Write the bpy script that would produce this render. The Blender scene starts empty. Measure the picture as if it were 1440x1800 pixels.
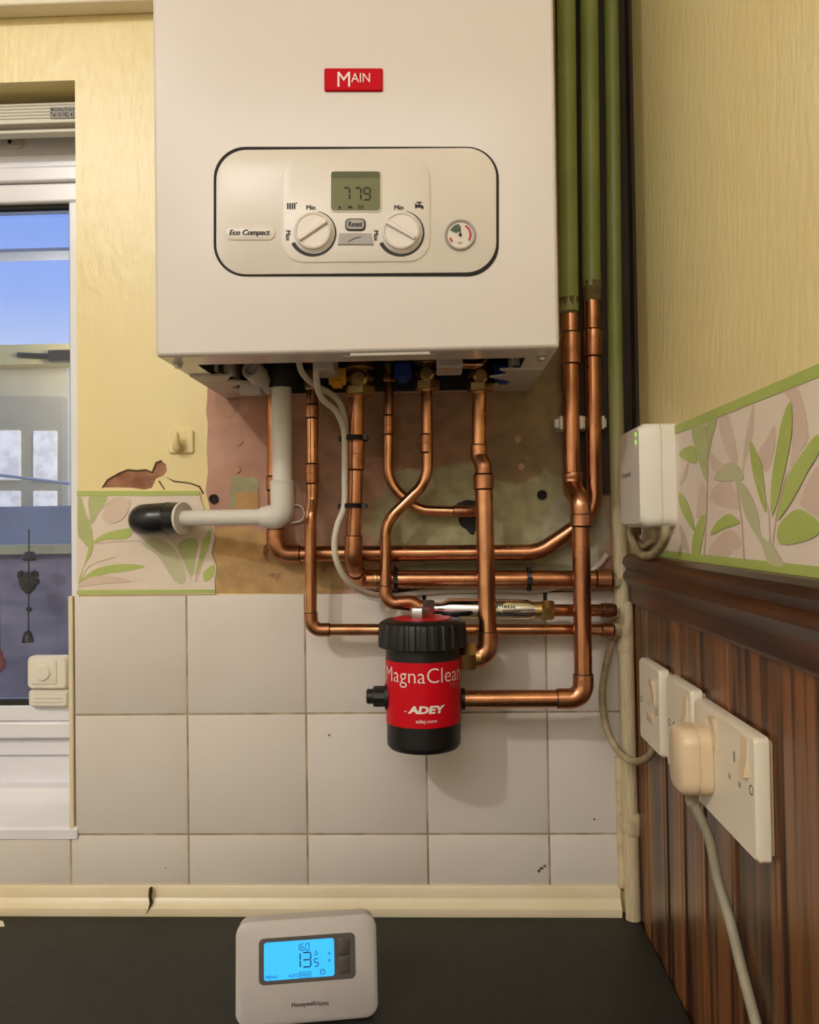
import bpy, bmesh, math, random
from mathutils import Vector, Matrix
random.seed(4)
S = bpy.context.scene
COL = S.collection
# ------------------------------------------------------------------ camera
CAM = Vector((0.32253, -1.07077, 0.47705))
YAW, PITCH, ROLL, FPX = 0.03691, 0.01881, -0.01436, 1500.85
cy_, sy_ = math.cos(YAW), math.sin(YAW)
cp_, sp_ = math.cos(PITCH), math.sin(PITCH)
FWD = Vector((-sy_ * cp_, cy_ * cp_, sp_))
R0 = Vector((cy_, sy_, 0)); U0 = R0.cross(FWD)
cr_, sr_ = math.cos(ROLL), math.sin(ROLL)
RGT = cr_ * R0 + sr_ * U0
UPV = -sr_ * R0 + cr_ * U0
cd = bpy.data.cameras.new('camera')
cam = bpy.data.objects.new('camera', cd); COL.objects.link(cam)
cd.sensor_fit = 'VERTICAL'; cd.sensor_height = 36.0; cd.lens = FPX * 36.0 / 1800.0
cd.clip_start = 0.02
M = Matrix((RGT, UPV, -FWD)).transposed().to_4x4(); M.translation = CAM
cam.matrix_world = M
S.camera = cam
# ------------------------------------------------------------------ light and exposure
S.view_settings.view_transform = 'Standard'
S.view_settings.look = 'None'
S.view_settings.gamma = 1.0
S.view_settings.use_curve_mapping = False
S.view_settings.exposure = 0.0
W = bpy.data.worlds.new('dusk_sky'); S.world = W; W.use_nodes = True
nt = W.node_tree; nt.nodes.clear()
wo = nt.nodes.new('ShaderNodeOutputWorld'); bg = nt.nodes.new('ShaderNodeBackground')
tc = nt.nodes.new('ShaderNodeTexCoord'); sx = nt.nodes.new('ShaderNodeSeparateXYZ')
rp = nt.nodes.new('ShaderNodeValToRGB')
nt.links.new(tc.outputs['Generated'], sx.inputs[0]); nt.links.new(sx.outputs['Z'], rp.inputs[0])
rp.color_ramp.elements[0].position = 0.0; rp.color_ramp.elements[0].color = (.55, .62, .80, 1)
rp.color_ramp.elements[1].position = 0.42; rp.color_ramp.elements[1].color = (.19, .34, .95, 1)
e = rp.color_ramp.elements.new(.17); e.color = (.58, .66, .92, 1)
e = rp.color_ramp.elements.new(.25); e.color = (.31, .44, .90, 1)
nt.links.new(rp.outputs[0], bg.inputs[0]); bg.inputs[1].default_value = 1.0
nt.links.new(bg.outputs[0], wo.inputs[0])
ld = bpy.data.lights.new('ceiling_bulb', 'POINT'); ld.energy = 52; ld.color = (1.0, .98, .975); ld.shadow_soft_size = .05
lo = bpy.data.objects.new('ceiling_bulb', ld); COL.objects.link(lo); lo.location = (-.95, -2.22, 1.90)
ad = bpy.data.lights.new('soft_fill', 'AREA'); ad.energy = 19; ad.color = (1.0, .98, .975); ad.shape = 'RECTANGLE'; ad.size = 1.6; ad.size_y = 1.0  # added soft fill behind the camera, not a known fitting of the room
ao = bpy.data.objects.new('soft_fill', ad); COL.objects.link(ao); ao.location = (.1, -2.7, 1.95); ao.rotation_euler = (math.radians(40), 0, 0)

# ------------------------------------------------------------------ helpers
def ray(px, py):
    return (FWD * FPX + RGT * (px - 720) - UPV * (py - 900)).normalized()
def at(px, py, y=0.0):
    d = ray(px, py); return CAM + d * ((y - CAM.y) / d.y)
def atx(px, py, x):
    d = ray(px, py); return CAM + d * ((x - CAM.x) / d.x)
def atz(px, py, z):
    d = ray(px, py); return CAM + d * ((z - CAM.z) / d.z)

class Fr:
    """local frame in metres: right, up, outward"""
    def __init__(s, o, r, u, n): s.o, s.r, s.u, s.n = Vector(o), Vector(r).normalized(), Vector(u).normalized(), Vector(n).normalized()
    def pt(s, a, b, c=0): return s.o + s.r * a + s.u * b + s.n * c
class OnY:
    """photo coordinates taken on a plane facing the room at depth y"""
    def __init__(s, y): s.y = y
    def pt(s, a, b, c=0): return at(a, b, s.y) + Vector((0, -c, 0))
class OnX:
    def __init__(s, x): s.x = x
    def pt(s, a, b, c=0): return atx(a, b, s.x) + Vector((-c, 0, 0))
class Cyl:
    """arc length round a vertical axis, 0 facing the room"""
    def __init__(s, o, R): s.o, s.R = Vector(o), R
    def pt(s, a, b, c=0):
        t = a / s.R; r = s.R + c
        return Vector((s.o.x + r * math.sin(t), s.o.y - r * math.cos(t), b))

def stroke(mb, P, w, m, c):
    """a thin printed line along P"""
    P = [tuple(q) for q in spline([(x, y) for x, y in P], 4)]
    for (x0, y0), (x1, y1) in zip(P, P[1:]):
        l = math.hypot(x1 - x0, y1 - y0) or 1; dx, dy = -(y1 - y0) / l * w, (x1 - x0) / l * w
        mb.sheet([(x0 + dx, y0 + dy), (x1 + dx, y1 + dy), (x1 - dx, y1 - dy), (x0 - dx, y0 - dy)], m, c)
def rrect(x0, y0, x1, y1, r, n=6):
    if x0 > x1: x0, x1 = x1, x0
    if y0 > y1: y0, y1 = y1, y0
    P = []
    for cx, cy, a in ((x1 - r, y1 - r, 0), (x0 + r, y1 - r, 90), (x0 + r, y0 + r, 180), (x1 - r, y0 + r, 270)):
        for k in range(n + 1):
            t = math.radians(a + 90 * k / n); P.append((cx + r * math.cos(t), cy + r * math.sin(t)))
    return P
def circ(cx, cy, r, n=28): return [(cx + r * math.cos(2 * math.pi * k / n), cy + r * math.sin(2 * math.pi * k / n)) for k in range(n)]
def smooth_poly(P, n=3):
    """closed Catmull-Rom through the points"""
    Q = []; N = len(P)
    for i in range(N):
        p0, p1, p2, p3 = (Vector(P[(i + k - 1) % N]) for k in range(4))
        for j in range(n):
            t = j / n
            Q.append(tuple(.5 * ((2 * p1) + (p2 - p0) * t + (2 * p0 - 5 * p1 + 4 * p2 - p3) * t * t + (3 * p1 - p0 - 3 * p2 + p3) * t ** 3)))
    return Q
def spline(P, n=8):
    P = [Vector(p) for p in P]; Q = []
    for i in range(len(P) - 1):
        p0 = P[max(i - 1, 0)]; p1 = P[i]; p2 = P[i + 1]; p3 = P[min(i + 2, len(P) - 1)]
        for j in range(n):
            t = j / n
            Q.append(.5 * ((2 * p1) + (p2 - p0) * t + (2 * p0 - 5 * p1 + 4 * p2 - p3) * t * t + (3 * p1 - p0 - 3 * p2 + p3) * t ** 3))
    Q.append(P[-1]); return Q
def fillet(P, rad, n=8):
    P = [Vector(p) for p in P]; Q = [P[0]]
    for i in range(1, len(P) - 1):
        r = rad[i - 1] if isinstance(rad, (list, tuple)) else rad
        a = (P[i - 1] - P[i]); b = (P[i + 1] - P[i]); la, lb = a.length, b.length; a.normalize(); b.normalize()
        ang = math.acos(max(-1, min(1, a.dot(b))))
        if ang > math.pi - .02 or r <= 0: Q.append(P[i]); continue
        d = r / math.tan(ang / 2); d = min(d, la * .48 if i > 1 else la * .95, lb * .48 if i < len(P) - 2 else lb * .95); r = d * math.tan(ang / 2)
        c = P[i] + (a + b).normalized() * (r / math.sin(ang / 2))
        s = P[i] + a * d - c; t = P[i] + b * d - c; full = math.pi - ang
        ax = s.cross(t)
        for k in range(n + 1): Q.append(c + Matrix.Rotation(full * k / n, 3, ax) @ s)
    Q.append(P[-1]); return Q

class MB:
    def __init__(s): s.bm = bmesh.new(); s.mi = 0
    def face(s, vs):
        try:
            f = s.bm.faces.new(vs); f.material_index = s.mi; return f
        except ValueError: return None
    def box(s, a, b):
        a, b = Vector(a), Vector(b); lo_ = [min(a[i], b[i]) for i in range(3)]; hi = [max(a[i], b[i]) for i in range(3)]
        v = [s.bm.verts.new((x, y, z)) for x in (lo_[0], hi[0]) for y in (lo_[1], hi[1]) for z in (lo_[2], hi[2])]
        for q in ((0, 1, 3, 2), (4, 6, 7, 5), (0, 4, 5, 1), (2, 3, 7, 6), (0, 2, 6, 4), (1, 5, 7, 3)): s.face([v[i] for i in q])
        return s
    def prism(s, P, m, c0, c1, shrink=0):
        """outline P on mapper m, from height c0 to c1; shrink pulls the top outline in (a chamfer)"""
        n = len(P)
        a = [s.bm.verts.new(m.pt(x, y, c0)) for x, y in P]
        if shrink:
            cx = sum(p[0] for p in P) / n; cy = sum(p[1] for p in P) / n
            w = max(abs(p[0] - cx) for p in P); h = max(abs(p[1] - cy) for p in P)
            k = shrink
            mid = [s.bm.verts.new(m.pt(x, y, c1 - (c1 - c0) * .3)) for x, y in P]
            top = [s.bm.verts.new(m.pt(cx + (x - cx) * (1 - k / w), cy + (y - cy) * (1 - k / h), c1)) for x, y in P]
            rings = [a, mid, top]
        else: rings = [a, [s.bm.verts.new(m.pt(x, y, c1)) for x, y in P]]
        for q, r in zip(rings, rings[1:]):
            for i in range(n): s.face((q[i], q[(i + 1) % n], r[(i + 1) % n], r[i]))
        s.face(rings[-1]); s.face(list(reversed(a))); return s
    def sheet(s, P, m, c=0):
        s.face([s.bm.verts.new(m.pt(x, y, c)) for x, y in P]); return s
    def tube(s, P, r, n=20, caps=True):
        P = [Vector(p) for p in P]; rr = r if isinstance(r, (list, tuple)) else [r] * len(P)
        T = []
        for i in range(len(P)):
            t = P[min(i + 1, len(P) - 1)] - P[max(i - 1, 0)]; T.append(t.normalized())
        u = T[0].orthogonal().normalized(); rings = []
        for i, p in enumerate(P):
            u = (u - T[i] * u.dot(T[i])).normalized(); v = T[i].cross(u)
            rings.append([s.bm.verts.new(p + (u * math.cos(2 * math.pi * k / n) + v * math.sin(2 * math.pi * k / n)) * rr[i]) for k in range(n)])
        for a, b in zip(rings, rings[1:]):
            for k in range(n): s.face((a[k], a[(k + 1) % n], b[(k + 1) % n], b[k]))
        if caps: s.face(list(reversed(rings[0]))); s.face(rings[-1])
        return s
    def rings(s, o, axis, prof, n=32, mod=None):
        """lathe: prof = [(distance along axis, radius)]"""
        o = Vector(o); ax = Vector(axis).normalized(); u = ax.orthogonal().normalized(); v = ax.cross(u); R = []
        for h, r in prof:
            R.append([s.bm.verts.new(o + ax * h + (u * math.cos(2 * math.pi * k / n) + v * math.sin(2 * math.pi * k / n)) * r * (mod(k, h) if mod else 1)) for k in range(n)])
        for a, b in zip(R, R[1:]):
            for k in range(n): s.face((a[k], a[(k + 1) % n], b[(k + 1) % n], b[k]))
        s.face(list(reversed(R[0]))); s.face(R[-1]); return s
    def text(s, t, m, box, c=.0004, shear=0, bold=0, rot=0, space=1.0):
        cu = bpy.data.curves.new('t', 'FONT'); cu.body = t; cu.size = 1; cu.shear = shear; cu.offset = bold; cu.resolution_u = 3; cu.space_character = space
        o = bpy.data.objects.new('t', cu); COL.objects.link(o)
        dg = bpy.context.evaluated_depsgraph_get(); me = o.evaluated_get(dg).to_mesh()
        V = [(v.co.x, v.co.y) for v in me.vertices]; Fc = [tuple(p.vertices) for p in me.polygons]
        o.evaluated_get(dg).to_mesh_clear(); bpy.data.objects.remove(o); bpy.data.curves.remove(cu)
        if rot == 90: V = [(-y, x) for x, y in V]
        if rot == -90: V = [(y, -x) for x, y in V]
        x0 = min(v[0] for v in V); x1 = max(v[0] for v in V); y0 = min(v[1] for v in V); y1 = max(v[1] for v in V)
        L, Tp, Rt, Bt = box
        vs = [s.bm.verts.new(m.pt(L + (x - x0) / (x1 - x0) * (Rt - L), Bt + (y - y0) / (y1 - y0) * (Tp - Bt), c)) for x, y in V]
        for f in Fc: s.face([vs[i] for i in f])
        return s
    def seg(s, ch, m, L, Tp, Rt, Bt, th, c=.0004):
        """one seven-segment character"""
        on = {'0': 'abcdef', '1': 'bc', '2': 'abged', '3': 'abgcd', '4': 'fgbc', '5': 'afgcd', '6': 'afgedc', '7': 'abc', '8': 'abcdefg', '9': 'abcdfg'}[ch]
        sy = 1 if Bt > Tp else -1; g = th * .25; Md = (Tp + Bt) / 2
        def hb(y): s.sheet([(L + g, y), (L + th * .6, y - sy * th / 2), (Rt - th * .6, y - sy * th / 2), (Rt - g, y), (Rt - th * .6, y + sy * th / 2), (L + th * .6, y + sy * th / 2)], m, c)
        def vb(x, ya, yb): s.sheet([(x, ya + sy * g), (x + th / 2, ya + sy * th * .6), (x + th / 2, yb - sy * th * .6), (x, yb - sy * g), (x - th / 2, yb - sy * th * .6), (x - th / 2, ya + sy * th * .6)], m, c)
        if 'a' in on: hb(Tp)
        if 'g' in on: hb(Md)
        if 'd' in on: hb(Bt)
        if 'f' in on: vb(L, Tp, Md)
        if 'b' in on: vb(Rt, Tp, Md)
        if 'e' in on: vb(L, Md, Bt)
        if 'c' in on: vb(Rt, Md, Bt)
        return s

BASE = {}
def obj(name, mb, mats, parent=None, bevel=0, smooth=True, angle=35):
    bm = mb.bm
    if not isinstance(mats, (list, tuple)): mats = [mats]
    bmesh.ops.remove_doubles(bm, verts=bm.verts, dist=1e-7)
    bmesh.ops.recalc_face_normals(bm, faces=bm.faces)
    base = BASE.get(parent.name, Vector()) if parent else Vector()
    if parent is None:
        lo_ = [min(v.co[i] for v in bm.verts) for i in range(3)]; hi = [max(v.co[i] for v in bm.verts) for i in range(3)]
        base = Vector(((lo_[0] + hi[0]) / 2, (lo_[1] + hi[1]) / 2, lo_[2]))
    bmesh.ops.translate(bm, verts=bm.verts, vec=-base)
    me = bpy.data.meshes.new(name); bm.to_mesh(me); bm.free()
    for m in mats: me.materials.append(m)
    if smooth:
        for p in me.polygons: p.use_smooth = True
        me.set_sharp_from_angle(angle=math.radians(angle))
    o = bpy.data.objects.new(name, me); COL.objects.link(o)
    if parent: o.parent = parent
    else: o.location = base
    BASE[o.name] = base
    if bevel:
        b = o.modifiers.new('edge', 'BEVEL'); b.width = bevel; b.segments = 3; b.limit_method = 'ANGLE'; b.angle_limit = math.radians(40)
    return o
def tag(o, label, cat, group=None, kind=None):
    o['label'] = label; o['category'] = cat
    if group: o['group'] = group
    if kind: o['kind'] = kind
    return o
def thing(name, base, label, cat, group=None):
    o = bpy.data.objects.new(name, None); COL.objects.link(o); o.location = base; o.empty_display_size = .02
    BASE[o.name] = Vector(base); return tag(o, label, cat, group)
def struct(name, mb, m, label, cat, **k):
    o = obj(name, mb, m, None, **k); return tag(o, label, cat, None, 'structure')

def mat(name, c1, c2=None, scale=8, stretch=(1, 1, 1), rough=.5, metal=0, bump=0, bscale=60, bstretch=(1, 1, 1), spec=.5, emit=0, lo_=.35, hi=.65, coat=0, detail=4, rvar=0):
    m = bpy.data.materials.new(name); m.use_nodes = True; n = m.node_tree; b = n.nodes['Principled BSDF']
    L = n.links.new
    t = n.nodes.new('ShaderNodeTexCoord')
    def noise(sc, st, det=detail):
        mp = n.nodes.new('ShaderNodeMapping'); mp.inputs['Scale'].default_value = st; L(t.outputs['Object'], mp.inputs[0])
        x = n.nodes.new('ShaderNodeTexNoise'); x.inputs['Scale'].default_value = sc; x.inputs['Detail'].default_value = det; L(mp.outputs[0], x.inputs['Vector']); return x
    c2 = c2 or tuple(v * .93 for v in c1)
    x = noise(scale, stretch); r = n.nodes.new('ShaderNodeValToRGB'); L(x.outputs['Fac'], r.inputs[0])
    r.color_ramp.elements[0].position = lo_; r.color_ramp.elements[0].color = (*c1, 1)
    r.color_ramp.elements[1].position = hi; r.color_ramp.elements[1].color = (*c2, 1)
    L(r.outputs[0], b.inputs['Base Color'])
    b.inputs['Roughness'].default_value = rough; b.inputs['Metallic'].default_value = metal
    b.inputs['Specular IOR Level'].default_value = spec; b.inputs['Coat Weight'].default_value = coat
    if rvar:
        mr = n.nodes.new('ShaderNodeMapRange'); L(x.outputs['Fac'], mr.inputs['Value']); mr.inputs['From Min'].default_value = .3; mr.inputs['From Max'].default_value = .7
        mr.inputs['To Min'].default_value = rough; mr.inputs['To Max'].default_value = rough + rvar; L(mr.outputs[0], b.inputs['Roughness'])
    if bump:
        x2 = noise(bscale, bstretch, 3); bp = n.nodes.new('ShaderNodeBump'); bp.inputs['Strength'].default_value = bump; bp.inputs['Distance'].default_value = .002
        L(x2.outputs['Fac'], bp.inputs['Height']); L(bp.outputs[0], b.inputs['Normal'])
    if emit: L(r.outputs[0], b.inputs['Emission Color']); b.inputs['Emission Strength'].default_value = emit
    return m
def srgb(r, g, b):
    f = lambda v: v / 12.92 if v <= .04045 else ((v + .055) / 1.055) ** 2.4
    return tuple(f(v / 255) for v in (r, g, b))

K = {}
K['yellow'] = mat('yellow_gloss_paint', srgb(243, 225, 166), srgb(240, 220, 158), 5, rough=.32, bump=.42, bscale=60, bstretch=(1.6, 1.6, .6), spec=.5)
K['white_room'] = mat('room_paint', srgb(232, 228, 222), rough=.7)
K['ceiling'] = mat('ceiling_paint', srgb(240, 236, 226), rough=.8, bump=.1)
K['floor'] = mat('floor_vinyl', srgb(120, 112, 104), srgb(100, 94, 88), 6, rough=.5)
K['batten'] = mat('batten_gloss', srgb(244, 232, 205), rough=.35, bump=.1, bscale=30)
K['tile'] = mat('glazed_tile', srgb(226, 217, 207), srgb(221, 211, 200), 6, rough=.16, bump=.05, bscale=9, spec=.5)
K['grout'] = mat('grout', srgb(190, 172, 140), srgb(140, 120, 90), 30, rough=.9, bump=.3)
K['cream'] = mat('cream_gloss', srgb(240, 226, 192), srgb(232, 215, 176), 10, rough=.32, bump=.12, bscale=40)
K['crack'] = mat('crack_dirt', srgb(70, 50, 30), rough=.9)
K['plaster'] = mat('pink_plaster', srgb(205, 162, 142), srgb(176, 128, 106), 14, rough=.85, bump=.5, bscale=50, detail=8)
K['brownplaster'] = mat('shaded_brown_plaster', srgb(176, 140, 112), srgb(140, 104, 78), 16, rough=.9, bump=.6, bscale=60, detail=8)
K['greenplaster'] = mat('old_green_distemper', srgb(178, 172, 132), srgb(150, 146, 112), 22, rough=.9, bump=.7, bscale=70, detail=9)
K['ochre'] = mat('ochre_plaster', srgb(208, 168, 112), srgb(176, 132, 82), 10, rough=.9, bump=.5, bscale=40, detail=8)
K['bare'] = mat('bare_brown_plaster', srgb(176, 128, 100), srgb(140, 92, 66), 60, rough=.95, bump=.8, bscale=90)
K['line'] = mat('torn_paint_edge', srgb(90, 66, 40), rough=.9)
K['paper'] = mat('wallpaper_cream', srgb(238, 221, 203), srgb(232, 213, 194), 12, rough=.7, bump=.12, bscale=30)
K['leaf'] = mat('wallpaper_green', srgb(184, 196, 108), srgb(174, 188, 98), 14, rough=.6)
K['leaf_mid'] = mat('wallpaper_soft_green', srgb(188, 192, 130), srgb(178, 184, 118), 14, rough=.6)
K['leaf_pale'] = mat('wallpaper_pale_green', srgb(204, 200, 158), srgb(196, 192, 150), 14, rough=.6)
K['leaf_taupe'] = mat('wallpaper_taupe', srgb(224, 200, 180), srgb(218, 193, 172), 14, rough=.6)
K['wood'] = mat('dark_stained_pine', srgb(132, 84, 46), srgb(50, 24, 9), 7, (9, 9, .35), rough=.3, bump=.25, bscale=12, bstretch=(14, 14, .6), detail=7, lo_=.38, hi=.62, spec=.6)
K['rail'] = mat('dark_stained_rail', srgb(82, 44, 20), srgb(38, 17, 7), 8, (9, .5, 9), rough=.36, bump=.25, bscale=12, bstretch=(14, .6, 14), detail=7, lo_=.38, hi=.64, spec=.6)
K['worktop'] = mat('dark_laminate', srgb(36, 36, 28), srgb(28, 29, 22), 90, rough=.55, bump=.1, bscale=200, spec=.4)
K['boiler'] = mat('white_enamel', srgb(224, 215, 208), srgb(221, 212, 205), 3, rough=.16, spec=.45)
K['panelp'] = mat('white_abs', srgb(228, 219, 208), rough=.35)
K['black'] = mat('black_print', srgb(22, 20, 18), rough=.6)
K['gap'] = mat('dark_gap', srgb(32, 28, 24), rough=.8)
K['inside'] = mat('dark_chassis', srgb(28, 24, 20), srgb(18, 15, 12), 20, rough=.7)
K['flange'] = mat('painted_flange', srgb(205, 196, 186), srgb(190, 180, 170), 12, rough=.4)
K['red'] = mat('red_badge', srgb(196, 8, 30), srgb(190, 6, 26), 5, rough=.45, spec=.08)
K['whiteprint'] = mat('white_print', srgb(245, 238, 228), rough=.5)
K['lcd'] = mat('olive_lcd', srgb(122, 124, 88), srgb(114, 117, 82), 4, rough=.4, spec=.15)
K['lcdink'] = mat('lcd_ink', srgb(48, 50, 32), rough=.5, spec=.15)
K['greyplastic'] = mat('grey_plastic', srgb(168, 162, 156), rough=.4)
K['knob'] = mat('knob_white', srgb(232, 222, 212), rough=.28)
K['dial'] = mat('dial_face', srgb(226, 216, 200), rough=.4)
K['chrome'] = mat('chrome', (.8, .8, .8), (.72, .72, .72), 20, rough=.08, metal=1)
K['steel'] = mat('zinc_steel', (.55, .53, .5), (.45, .43, .4), 40, rough=.35, metal=1)
K['brass'] = mat('brass', (.62, .44, .2), (.45, .3, .13), 40, rough=.3, metal=1)
K['copper'] = mat('copper', (.66, .31, .165), (.42, .185, .09), 26, (1, 1, .6), rough=.2, metal=1, detail=6, rvar=.14, bump=.03, bscale=30)
K['copper_b'] = mat('bright_copper', (.76, .39, .21), (.50, .235, .115), 30, rough=.16, metal=1, detail=6, rvar=.12, bump=.03, bscale=30)
K['copper_f'] = mat('copper_fitting', (.62, .29, .155), (.38, .17, .085), 50, rough=.24, metal=1, detail=6, rvar=.16)
K['solder'] = mat('dark_flux_ring', srgb(58, 34, 20), rough=.5, metal=.5)
K['greenpaint'] = mat('green_gloss_pipe_paint', srgb(150, 160, 88), srgb(138, 148, 78), 14, rough=.42, bump=.15, bscale=24)
K['burnt'] = mat('scorched_paint', srgb(126, 108, 70), srgb(92, 70, 44), 60, rough=.8, bump=.5)
K['agedpaint'] = mat('aged_cream_paint', srgb(214, 196, 158), srgb(160, 132, 92), 46, rough=.55, bump=.5, bscale=90, detail=8, lo_=.45, hi=.8)
K['pvc'] = mat('white_pvc', srgb(224, 217, 206), rough=.35)
K['rubber'] = mat('black_rubber', srgb(20, 20, 22), rough=.3)
K['blackplastic'] = mat('black_plastic', srgb(20, 19, 19), srgb(16, 15, 15), 60, rough=.45)
K['redlabel'] = mat('red_label', srgb(206, 10, 28), srgb(200, 8, 26), 8, rough=.4, spec=.2)
K['faint'] = mat('faint_print', srgb(200, 92, 84), rough=.5)
K['cable'] = mat('white_pvc_flex', srgb(214, 204, 188), rough=.45)
K['oldcable'] = mat('aged_flex', srgb(182, 164, 130), srgb(140, 120, 88), 40, rough=.55, bump=.2)
K['greycable'] = mat('grey_flex', srgb(160, 152, 130), srgb(146, 138, 116), 30, rough=.5)
K['tie'] = mat('black_nylon', srgb(15, 14, 14), rough=.4)
K['whiteplastic'] = mat('white_plastic', srgb(238, 230, 214), rough=.32)
K['socket'] = mat('socket_urea', srgb(238, 226, 204), srgb(234, 221, 198), 8, rough=.3)
K['rocker'] = mat('rocker_urea', srgb(228, 204, 168), rough=.3)
K['plugm'] = mat('aged_plug_urea', srgb(232, 208, 172), srgb(226, 200, 162), 10, rough=.35)
K['upvc'] = mat('white_upvc', srgb(242, 241, 246), rough=.25)
K['blind'] = mat('blind_cassette', srgb(222, 216, 200), rough=.4)
K['sticker'] = mat('sticker_grey', srgb(168, 164, 158), rough=.5)
K['led'] = mat('green_led', srgb(150, 230, 60), rough=.4, emit=.8)
K['thermo'] = mat('thermostat_white', srgb(198, 190, 184), rough=.4)
K['bezel'] = mat('thermostat_bezel', srgb(92, 86, 84), rough=.4)
K['key'] = mat('thermostat_key', srgb(80, 74, 72), rough=.45)
K['bluelcd'] = mat('backlit_blue_lcd', srgb(58, 178, 250), srgb(48, 168, 246), 3, rough=.3, emit=.85)
K['blueink'] = mat('lcd_dark_ink', srgb(10, 40, 70), rough=.5)
K['yellowlever'] = mat('yellow_lever', srgb(220, 158, 20), rough=.4)
K['bluelever'] = mat('blue_lever', srgb(20, 50, 130), rough=.4)
K['pink'] = mat('outside_pale_render', srgb(240, 226, 190), srgb(228, 214, 178), 5, rough=.8)
K['bluewall'] = mat('outside_blue_render', srgb(150, 140, 160), srgb(112, 106, 130), 9, (1, 1, 3), rough=.85, bump=.9, bscale=14, detail=8)
K['bluesheet'] = mat('outside_blue_sheet', srgb(186, 184, 186), srgb(160, 160, 166), 3, rough=.5)
K['olive'] = mat('outside_olive_beam', srgb(226, 204, 140), rough=.7)
K['moss'] = mat('outside_green_coping', srgb(176, 170, 146), rough=.8)
K['obscure'] = mat('lit_obscure_glass', srgb(230, 222, 214), srgb(200, 193, 186), 22, rough=.3, bump=1.0, bscale=60, emit=.6)
K['greydoor'] = mat('outside_grey_door', srgb(206, 190, 152), srgb(196, 180, 144), 4, rough=.6)
K['chime'] = mat('dark_chime_metal', srgb(60, 52, 46), srgb(40, 34, 30), 60, rough=.3, metal=.6)
K['terracotta'] = mat('red_ornament', srgb(150, 60, 60), rough=.5)
g = bpy.data.materials.new('window_glass'); g.use_nodes = True; gn = g.node_tree; gn.nodes.clear()
go_ = gn.nodes.new('ShaderNodeOutputMaterial'); gm = gn.nodes.new('ShaderNodeMixShader'); gt = gn.nodes.new('ShaderNodeBsdfTransparent'); gg_ = gn.nodes.new('ShaderNodeBsdfGlossy'); gf = gn.nodes.new('ShaderNodeFresnel')
gt.inputs[0].default_value = (.95, .98, 1, 1); gg_.inputs['Roughness'].default_value = .02; gf.inputs['IOR'].default_value = 1.45
gn.links.new(gf.outputs[0], gm.inputs[0]); gn.links.new(gt.outputs[0], gm.inputs[1]); gn.links.new(gg_.outputs[0], gm.inputs[2]); gn.links.new(gm.outputs[0], go_.inputs[0]); K['glass'] = g

# green paint above, bare aged cream below: one old conduit painted in two colours
def two_tone(name, zsplit, ztrans):
    m = K['greenpaint'].copy(); m.name = name; n = m.node_tree; b = n.nodes['Principled BSDF']
    geo = n.nodes.new('ShaderNodeNewGeometry'); s = n.nodes.new('ShaderNodeSeparateXYZ'); n.links.new(geo.outputs['Position'], s.inputs[0])
    nz = n.nodes.new('ShaderNodeTexNoise'); nz.inputs['Scale'].default_value = 12
    ad = n.nodes.new('ShaderNodeMath'); ad.operation = 'MULTIPLY_ADD'; n.links.new(nz.outputs['Fac'], ad.inputs[0]); ad.inputs[1].default_value = .12; n.links.new(s.outputs['Z'], ad.inputs[2])
    mr = n.nodes.new('ShaderNodeMapRange'); n.links.new(ad.outputs[0], mr.inputs['Value']); mr.inputs['From Min'].default_value = zsplit - ztrans + .06; mr.inputs['From Max'].default_value = zsplit + ztrans + .06
    nz2 = n.nodes.new('ShaderNodeTexNoise'); nz2.inputs['Scale'].default_value = 60; nz2.inputs['Detail'].default_value = 8
    cr = n.nodes.new('ShaderNodeValToRGB'); n.links.new(nz2.outputs['Fac'], cr.inputs[0])
    cr.color_ramp.elements[0].position = .5; cr.color_ramp.elements[0].color = (*srgb(214, 196, 158), 1); cr.color_ramp.elements[1].position = .75; cr.color_ramp.elements[1].color = (*srgb(130, 104, 70), 1)
    mx = n.nodes.new('ShaderNodeMix'); mx.data_type = 'RGBA'; n.links.new(mr.outputs[0], mx.inputs['Factor']); n.links.new(cr.outputs[0], mx.inputs['A'])
    old = b.inputs['Base Color'].links[0].from_socket; n.links.new(old, mx.inputs['B']); n.links.new(mx.outputs['Result'], b.inputs['Base Color']); return m

XW = 0.565                       # right wall
BD = 0.2595                      # boiler depth
XR = at(135, 620, 0).x           # right edge of the window opening
ZH = at(130, 141, 0).z           # head of the opening
ZS = at(60, 1463, 0).z           # sill
XL = XR - .85
ZT = .397                        # top of the tiling
# ------------------------------------------------------------------ room shell
m = MB()
m.box((XR, 0, -.9), (XW + .12, .14, 2.05)); m.box((XL, 0, ZH), (XR, .14, 2.05)); m.box((XL, 0, -.9), (XR, .14, ZS)); m.box((-2.0, 0, -.9), (XL, .14, 2.05))
wb = struct('wall_back', m, K['yellow'], 'glossy yellow painted back wall the boiler hangs on', 'wall')
wr = struct('wall_right', MB().box((XW, -3.2, -.9), (XW + .12, 0, 2.05)), K['yellow'], 'glossy yellow painted wall on the right above the wallpaper border', 'wall')
struct('wall_left', MB().box((-2.1, -3.2, -.9), (-2.0, .14, 2.05)), K['white_room'], 'plain pale kitchen wall left of the window', 'wall')
struct('wall_front', MB().box((-2.1, -3.3, -.9), (XW + .12, -3.2, 2.05)), K['white_room'], 'plain pale kitchen wall facing the boiler', 'wall')
struct('floor', MB().box((-2.1, -3.3, -.95), (XW + .12, .14, -.9)), K['floor'], 'brown kitchen floor below the worktop', 'floor')
struct('ceiling', MB().box((-2.1, -3.3, 2.05), (XW + .12, .14, 2.10)), K['ceiling'], 'white kitchen ceiling', 'ceiling')
zb = at(130, 5, -.028).z
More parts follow.
